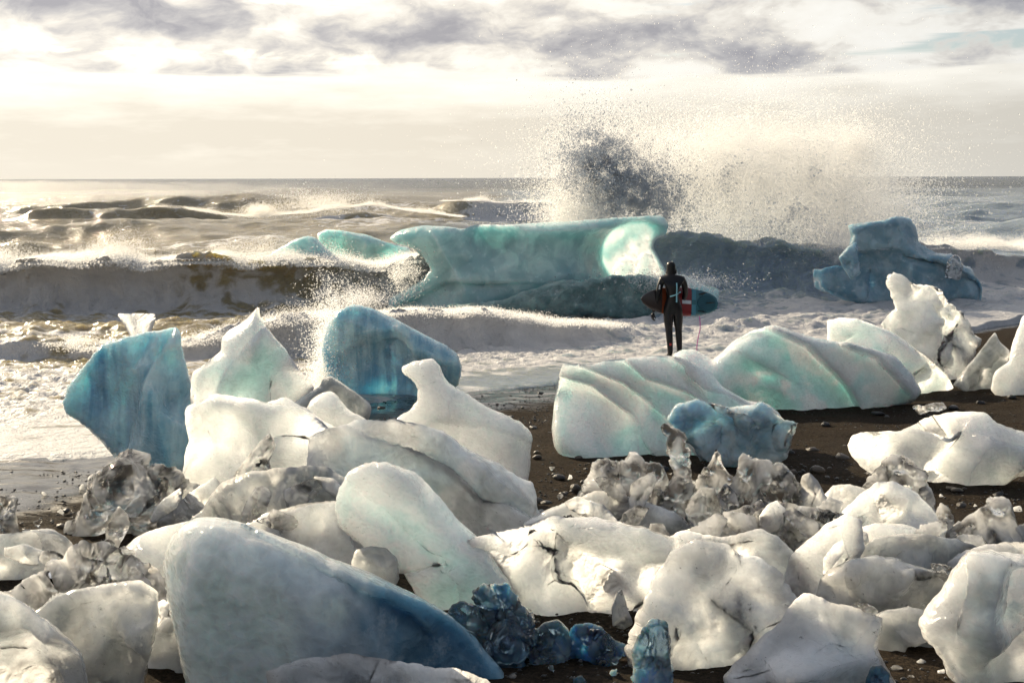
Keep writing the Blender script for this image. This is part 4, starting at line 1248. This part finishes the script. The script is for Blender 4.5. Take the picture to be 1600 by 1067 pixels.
SURF = px(1050, 561, 20.7)
SURF[2] = float(beach_z(SURF[0], 20.7)) + 0.02
person = bpy.data.objects.new('person', None)
COL.objects.link(person)
person.location = SURF
tag(person, 'surfer in a black hooded wetsuit seen from behind, board under the right arm', 'person')
J = {
    'pelvis': ((0.02, 0, 0.93), (0.150, 0.110)), 'waist': ((0.015, 0, 1.07), (0.125, 0.095)), 'chest': ((0.01, -0.01, 1.27), (0.165, 0.115)),
    'upper': ((0.01, 0.0, 1.40), (0.135, 0.095)), 'neck': ((0.0, 0.015, 1.51), (0.056, 0.056)), 'skull': ((-0.01, 0.03, 1.605), (0.066, 0.080)),
    'crown': ((-0.01, 0.03, 1.685), (0.076, 0.088)), 'top': ((-0.01, 0.03, 1.75), (0.050, 0.058)),
    'sl': ((-0.175, 0, 1.415), (0.068, 0.068)), 'ul': ((-0.215, -0.01, 1.32), (0.057, 0.057)), 'el': ((-0.265, -0.03, 1.10), (0.044, 0.044)), 'fl': ((-0.30, 0.0, 0.98), (0.042, 0.042)), 'wl': ((-0.335, 0.04, 0.82), (0.030, 0.030)),
    'sr': ((0.195, 0, 1.415), (0.068, 0.068)), 'ur': ((0.235, 0.02, 1.32), (0.057, 0.057)), 'er': ((0.27, 0.13, 1.14), (0.046, 0.046)), 'fr': ((0.25, 0.27, 1.03), (0.042, 0.042)), 'wr': ((0.20, 0.33, 0.90), (0.030, 0.030)),
    'hl': ((-0.065, 0, 0.86), (0.098, 0.100)), 'tl': ((-0.062, 0.01, 0.70), (0.084, 0.088)), 'kl': ((-0.05, 0.02, 0.49), (0.058, 0.060)), 'cl': ((-0.045, -0.01, 0.36), (0.056, 0.060)), 'al': ((-0.03, -0.01, 0.10), (0.040, 0.044)),
    'bl': ((-0.03, -0.035, 0.035), (0.036, 0.036)), 'ol': ((-0.035, 0.09, 0.035), (0.042, 0.030)), 'pl': ((-0.04, 0.19, 0.028), (0.036, 0.022)),
    'hr': ((0.105, 0, 0.86), (0.098, 0.100)), 'tr': ((0.115, 0.03, 0.70), (0.084, 0.088)), 'kr': ((0.13, 0.07, 0.49), (0.058, 0.060)), 'cr': ((0.135, 0.06, 0.36), (0.056, 0.060)), 'ar': ((0.15, 0.08, 0.12), (0.040, 0.044)),
    'br': ((0.15, 0.055, 0.05), (0.036, 0.036)), 'or': ((0.155, 0.18, 0.045), (0.042, 0.030)), 'pr': ((0.16, 0.28, 0.035), (0.036, 0.022)),
}
ED = [('pelvis', 'waist'), ('waist', 'chest'), ('chest', 'upper'), ('upper', 'neck'), ('neck', 'skull'), ('skull', 'crown'), ('crown', 'top'),
      ('upper', 'sl'), ('sl', 'ul'), ('ul', 'el'), ('el', 'fl'), ('fl', 'wl'), ('upper', 'sr'), ('sr', 'ur'), ('ur', 'er'), ('er', 'fr'), ('fr', 'wr'),
      ('pelvis', 'hl'), ('hl', 'tl'), ('tl', 'kl'), ('kl', 'cl'), ('cl', 'al'), ('al', 'bl'), ('al', 'ol'), ('ol', 'pl'),
      ('pelvis', 'hr'), ('hr', 'tr'), ('tr', 'kr'), ('kr', 'cr'), ('cr', 'ar'), ('ar', 'br'), ('ar', 'or'), ('or', 'pr')]
body = link('body', skin_mesh('body', J, ED, 'pelvis', fat=1.13), M_SUIT, person)


def glove(wrist, direction, palm_n, curl):
    w, dr, pn = Vector(wrist), Vector(direction).normalized(), Vector(palm_n).normalized()
    sd_ = dr.cross(pn).normalized()
    jj = {'w': (w, (0.028, 0.024)), 'p': (w + dr * 0.055, (0.040, 0.018)), 'q': (w + dr * 0.095, (0.040, 0.014))}
    ee = [('w', 'p'), ('p', 'q')]
    for i, (s_, ln) in enumerate(((-0.033, 0.062), (-0.011, 0.074), (0.011, 0.070), (0.033, 0.055))):
        a = w + dr * 0.095 + sd_ * s_
        p1 = a + dr * ln * 0.45 + pn * curl * 0.008
        p2 = p1 + dr * ln * 0.32 + pn * curl * 0.020
        p3 = p2 + dr * ln * 0.18 + pn * curl * 0.024
        jj['a%d' % i], jj['b%d' % i], jj['c%d' % i], jj['d%d' % i] = (a, 0.0105), (p1, 0.010), (p2, 0.0092), (p3, 0.008)
        ee += [('q', 'a%d' % i), ('a%d' % i, 'b%d' % i), ('b%d' % i, 'c%d' % i), ('c%d' % i, 'd%d' % i)]
    t0 = w + dr * 0.04 + sd_ * 0.040
    t1 = t0 + dr * 0.030 + sd_ * 0.022 + pn * 0.012
    t2 = t1 + dr * 0.030 + sd_ * 0.004 + pn * 0.016
    jj['t0'], jj['t1'], jj['t2'] = (t0, 0.013), (t1, 0.012), (t2, 0.009)
    ee += [('p', 't0'), ('t0', 't1'), ('t1', 't2')]
    return skin_mesh('glove', jj, ee, 'w', 1)


link('glove', glove((-0.335, 0.04, 0.82), (-0.10, 0.22, -1), (0.9, 0.4, 0), 1.0), M_SUIT, person)
link('glove', glove((0.20, 0.33, 0.90), (-0.15, -0.25, -1), (0.1, -1, 0), 1.3), M_SUIT, person)


def slab_mesh(name, poly, t, bevel=0.0):
    """closed prism from an outline in x,z; t thick along y"""
    bm = bmesh.new()
    a = [bm.verts.new((x, -t / 2, z)) for x, z in poly]
    b = [bm.verts.new((x, t / 2, z)) for x, z in poly]
    bm.faces.new(a)
    bm.faces.new(b[::-1])
    k = len(poly)
    for i in range(k):
        bm.faces.new((a[i], b[i], b[(i + 1) % k], a[(i + 1) % k]))
    bmesh.ops.recalc_face_normals(bm, faces=bm.faces)
    me = bpy.data.meshes.new(name)
    bm.to_mesh(me)
    bm.free()
    return me


def on_body(poly, name, mat, label):
    """a thin print laid on the surface of the wetsuit, facing the camera"""
    from mathutils.bvhtree import BVHTree
    bv = BVHTree.FromPolygons([v.co for v in body.data.vertices], [list(p.vertices) for p in body.data.polygons])
    bm = bmesh.new()
    cx = [p[0] for p in poly]
    cz = [p[1] for p in poly]
    nx = max(2, int((max(cx) - min(cx)) / 0.012))
    nz = max(2, int((max(cz) - min(cz)) / 0.012))
    # bilinear patch of the four corners
    g = {}
    for i in range(nx + 1):
        for j in range(nz + 1):
            u, v = i / nx, j / nz
            q = [(1 - u) * (1 - v), u * (1 - v), u * v, (1 - u) * v]
            x = sum(w_ * c_ for w_, c_ in zip(q, cx))
            z = sum(w_ * c_ for w_, c_ in zip(q, cz))
            hit = bv.ray_cast(Vector((x, -1, z)), Vector((0, 1, 0)))
            y = hit[0].y if hit[0] is not None else 0.0
            g[i, j] = (bm.verts.new((x, y - 0.006, z)), bm.verts.new((x, y + 0.004, z)))
    for i in range(nx):
        for j in range(nz):
            for s_ in (0, 1):
                f = [g[i, j][s_], g[i + 1, j][s_], g[i + 1, j + 1][s_], g[i, j + 1][s_]]
                bm.faces.new(f if s_ == 0 else f[::-1])
    me = bpy.data.meshes.new(name)
    bm.to_mesh(me)
    bm.free()
    o = link(name, me, mat, body)
    o['label'] = label
    return o


on_body([(0.055, 1.02), (0.083, 1.02), (0.080, 1.37), (0.058, 1.37)], 'suit_print', M_CYAN, 'upright bar of the pale blue cross on the back')
on_body([(-0.055, 1.135), (-0.05, 1.115), (0.165, 1.18), (0.165, 1.205)], 'suit_print', M_CYAN, 'slanting bar of the pale blue cross on the back')
on_body([(-0.25, 1.25), (-0.225, 1.25), (-0.215, 1.33), (-0.238, 1.33)], 'suit_print', M_GREYP, 'grey patch on the left upper arm')
on_body([(-0.055, 0.23), (-0.015, 0.23), (-0.015, 0.27), (-0.055, 0.27)], 'suit_print', M_REDP, 'small red mark on the left calf')

# ---- surfboard (long axis x, nose at -x, deck towards the camera)
def board_material():
    m, t, o = material('surfboard_paint')
    co = t.add('ShaderNodeTexCoord').outputs['Object']
    x = t.add('ShaderNodeSeparateXYZ', {0: co}).outputs[0]
    rp = t.add('ShaderNodeValToRGB', {0: t.lin(x, -0.85, 0.85)})
    rp.color_ramp.interpolation = 'CONSTANT'
    e = rp.color_ramp.elements
    e[0].position, e[0].color = 0.0, (0.050, 0.036, 0.032, 1)
    e[1].position, e[1].color = 0.285, (0.26, 0.06, 0.02, 1)
    for pos, c in ((0.36, (0.22, 0.02, 0.025, 1)), (0.655, (0.035, 0.16, 0.21, 1))):
        q = e.new(pos)
        q.color = c
    wr = t.mix(t.math('MULTIPLY', t.noise(co, 9, 5, 0.6), 0.35), rp.outputs[0], (0.02, 0.02, 0.02))
    p = t.add('ShaderNodeBsdfPrincipled', {'Base Color': wr, 'Roughness': 0.28, 'Coat Weight': 0.3})
    t.l.new(p.outputs[0], o.inputs[0])
    return m


def half_width(s):        # s 0 nose .. 1 tail
    return np.interp(s, [0, .02, .06, .14, .28, .45, .62, .78, .90, .96, .985, 1.0], [.012, .055, .10, .165, .232, .262, .262, .235, .185, .135, .095, .0])


def build_board():
    L, ns, nc = 1.70, 60, 20
    V, Q = [], []
    for i in range(ns + 1):
        s = i / ns
        w = float(half_width(s))
        th = 0.034 * min(1, 4 * s + 0.25) * min(1, 4 * (1 - s) + 0.3)
        rk = 0.10 * max(0, (0.30 - s) / 0.30) ** 2 + 0.03 * max(0, (s - 0.75) / 0.25) ** 2
        for j in range(nc):
            a = 2 * math.pi * j / nc
            ca, sa = math.cos(a), math.sin(a)
            V.append((-L / 2 + L * s, -rk + th * math.copysign(abs(sa) ** 0.7, sa), w * math.copysign(abs(ca) ** 0.75, ca)))
    for i in range(ns):
        for j in range(nc):
            Q.append((i * nc + j, i * nc + (j + 1) % nc, (i + 1) * nc + (j + 1) % nc, (i + 1) * nc + j))
    return mesh_np('board', np.array(V), np.array(Q))


board = bpy.data.objects.new('surfboard', None)
COL.objects.link(board)
bc = px(1062.5, 473, 20.7)
board.location = (bc[0], 20.7 + 0.20, bc[2])
board.rotation_euler = (R(-6), R(5.5), R(24))
tag(board, 'dark nosed surfboard with red middle and teal tail under the surfer\'s arm', 'surfboard')
link('deck', build_board(), board_material(), board)
M_WHITE = flat_material('white_paint', (0.55, 0.60, 0.66), 0.3)
M_TEAL2 = flat_material('dark_teal_paint', (0.015, 0.085, 0.12), 0.4)
M_BLACK = flat_material('black_plastic', (0.012, 0.012, 0.012), 0.4)
M_PINK = flat_material('pink_cord', (0.65, 0.10, 0.42), 0.45)
st_ = link('stripe', slab_mesh('stripe', [(0.06, -0.035), (0.255, -0.035), (0.255, 0.030), (0.06, 0.030)], 0.008), M_WHITE, board)
st_.location = (0, -0.033, 0)
bd = link('band', slab_mesh('band', [(0.275, -0.235), (0.36, -0.225), (0.36, 0.225), (0.275, 0.235)], 0.007), flat_material('blue_paint', (0.07, 0.24, 0.33), 0.35), board)
bd.location = (0, -0.030, 0)
rp_ = [(0.60 + 0.19 * math.cos(a) * (1.0 if math.cos(a) > 0 else 1.1), 0.145 * math.sin(a)) for a in np.linspace(0, 2 * math.pi, 28, endpoint=False)]
tp = link('tail_pad', slab_mesh('tail_pad', rp_, 0.010), M_TEAL2, board)
tp.location = (0, -0.040, 0)
for fx, fz, an in ((0.62, 0.0, 0), (0.45, 0.15, 0.12), (0.45, -0.15, -0.12)):
    fin = link('fin', slab_mesh('fin', [(-0.05, 0), (0.05, 0), (0.085, 0.09), (0.055, 0.085), (0.0, 0.05)], 0.010), M_BLACK, board)
    fin.rotation_euler = (R(78) if fz == 0 else R(60 if fz > 0 else 110), 0, an)
    fin.location = (fx, -0.042, fz)


def tube(name, pts, r, mat, parent, seg=8):
    pts = [Vector(p) for p in pts]
    V, Q = [], []
    for i, p in enumerate(pts):
        tg_ = (pts[min(i + 1, len(pts) - 1)] - pts[max(i - 1, 0)]).normalized()
        a = tg_.orthogonal().normalized()
        b = tg_.cross(a)
        for j in range(seg):
            an = 2 * math.pi * j / seg
            V.append(p + r * (math.cos(an) * a + math.sin(an) * b))
    for i in range(len(pts) - 1):
        for j in range(seg):
            Q.append((i * seg + j, i * seg + (j + 1) % seg, (i + 1) * seg + (j + 1) % seg, (i + 1) * seg + j))
    return link(name, mesh_np(name, np.array([tuple(v) for v in V]), np.array(Q)), mat, parent)


bpy.context.view_layer.update()
inv = board.matrix_world.inverted()
lp = [(1093, 494), (1094, 505), (1094, 515), (1091, 527), (1089, 540), (1089, 550), (1091, 558)]
lw = [px(x, y, 20.55) for x, y in lp]
lw = [np.array([np.interp(s, range(len(lw)), [w[c] for w in lw]) for c in range(3)]) for s in np.linspace(0, len(lw) - 1, 26)]
tube('leash', [inv @ Vector(w) for w in lw], 0.008, M_PINK, board)
# ================================================================== stones on the sand
def stone_material(name, c):
    m, t, o = material(name)
    co = t.add('ShaderNodeTexCoord').outputs['Object']
    f = t.noise(co, 30, 5, 0.65)
    col = t.mix(f, tuple(v * 0.6 for v in c), tuple(v * 1.5 for v in c))
    p = t.add('ShaderNodeBsdfPrincipled', {'Base Color': col, 'Roughness': t.lin(f, 0.3, 0.7, 0.18, 0.5), 'Normal': t.bump(f, 0.4, 0.01)})
    t.l.new(p.outputs[0], o.inputs[0])
    return m


M_ST = [stone_material('basalt', (0.030, 0.029, 0.028)), stone_material('dark_basalt', (0.018, 0.018, 0.019)), stone_material('brown_stone', (0.055, 0.045, 0.035))]
ER = np.random.default_rng(5)


def stone_mesh(k, sub):
    bm = bmesh.new()
    bmesh.ops.create_icosphere(bm, subdivisions=sub, radius=1.0)
    V = np.array([tuple(v.co) for v in bm.verts])
    s = V * (1 + 0.55 * fbm(V * 0.9 + k * 7.7, 3))[:, None] * np.array((1.0, 0.8, 0.55))
    for v, c in zip(bm.verts, s):
        v.co = c
    me = bpy.data.meshes.new('stone')
    bm.to_mesh(me)
    bm.free()
    for p in me.polygons:
        p.use_smooth = True
    me.materials.append(M_ST[k % 3])
    return me


SM = [stone_mesh(k, 2) for k in range(9)]
ICE_BOX = [(o.location.x, o.location.y, max(o.dimensions.x, 0.1), max(o.dimensions.y, 0.1)) for o in COL.objects if o.name.startswith('ice_')]


def stone_spots(nn, region):
    outp = []
    while len(outp) < nn:
        x, y = ER.uniform(region[0], region[1]), ER.uniform(region[2], region[3])
        P = px(x, y, 1.0) - np.array((0, 0, CAMZ))
        # walk down the ray to the sloping sand
        dd = 1.5 / max(-P[2] - 0.087, 0.02)
        for _ in range(6):
            dd = dd + ((CAMZ + P[2] * dd) - float(beach_z(P[0] * dd, dd))) / (-P[2] - 0.087 + 0.02)
        q = (P[0] * dd, dd)
        if q[1] > shore_y(q[0]) + 0.4 or q[1] < 3.5:
            continue
        if fbm2(np.array([q[0] * 0.9]), np.array([q[1] * 1.3]), 2, z=2.7)[0] < ER.uniform(-0.45, 0.25):
            continue
        if any(abs(q[0] - bx) < 0.5 * w_ and abs(q[1] - by) < 0.5 * h_ for bx, by, w_, h_ in ICE_BOX):
            continue
        outp.append(q)
    return outp


def add_stones(nn, region, r0, r1, label, group):
    for (x, y) in stone_spots(nn, region):
        o = bpy.data.objects.new('pebble', SM[ER.integers(len(SM))])
        COL.objects.link(o)
        r = ER.uniform(0, 1) ** 2.2 * (r1 - r0) + r0
        o.scale = (r, r * ER.uniform(0.8, 1.15), r * ER.uniform(0.7, 1.1))
        o.rotation_euler = (ER.uniform(-.2, .2), ER.uniform(-.2, .2), ER.uniform(0, 6.28))
        o.location = (x, y, float(beach_z(x, y)) + r * 0.18)
        tag(o, label, 'pebble', group)


add_stones(95, (1215, 1600, 600, 800), 0.016, 0.070, 'dark pebble on the black sand around the big ice disc', 'pebbles right of the folded slab')
add_stones(60, (835, 1240, 690, 790), 0.016, 0.062, 'dark pebble on the sand in front of the folded green slab', 'pebbles in front of the folded slab')
add_stones(22, (20, 330, 740, 850), 0.012, 0.034, 'dark pebble on the shiny wet sand at the left', 'pebbles on the wet sand')
add_stones(50, (585, 870, 612, 690), 0.014, 0.05, 'dark wet pebble at the water line behind the horn shaped ice', 'pebbles at the water line')


def gravel():
    base = stone_mesh(4, 1)
    V0 = np.array([tuple(v.co) for v in base.vertices])
    T0 = np.array([tuple(p.vertices) for p in base.polygons])
    Vs, Ts = [], []
    k = 0
    for nn, reg in ((2600, (585, 900, 605, 670)), (2600, (835, 1600, 600, 800)), (700, (0, 340, 735, 850)), (600, (760, 1500, 950, 1067))):
        x = ER.uniform(reg[0], reg[1], nn)
        y = ER.uniform(reg[2], reg[3], nn)
        for a, b in zip(x, y):
            P = px(a, b, 1.0)
            dz = CAMZ - P[2]
            dd = 1.5 / (dz - 0.087)
            for _ in range(5):
                dd = dd + ((CAMZ - dz * dd) - float(beach_z(P[0] * dd, dd))) / (dz - 0.087 + 0.02)
            r = 0.004 + 0.010 * ER.uniform() ** 2
            X, Yy = P[0] * dd, dd
            if Yy > shore_y(X) + 0.6:
                continue
            Vs.append(V0 * r * ER.uniform(0.7, 1.3, 3) + np.array((X, Yy, float(beach_z(X, Yy)) + 0.3 * r)))
            Ts.append(T0 + k)
            k += len(V0)
    me = mesh_np('gravel', np.concatenate(Vs), np.concatenate(Ts))
    o = link('gravel', me, M_ST[0])
    tag(o, 'fine black gravel strewn over the sand', 'gravel', kind='stuff')


gravel()
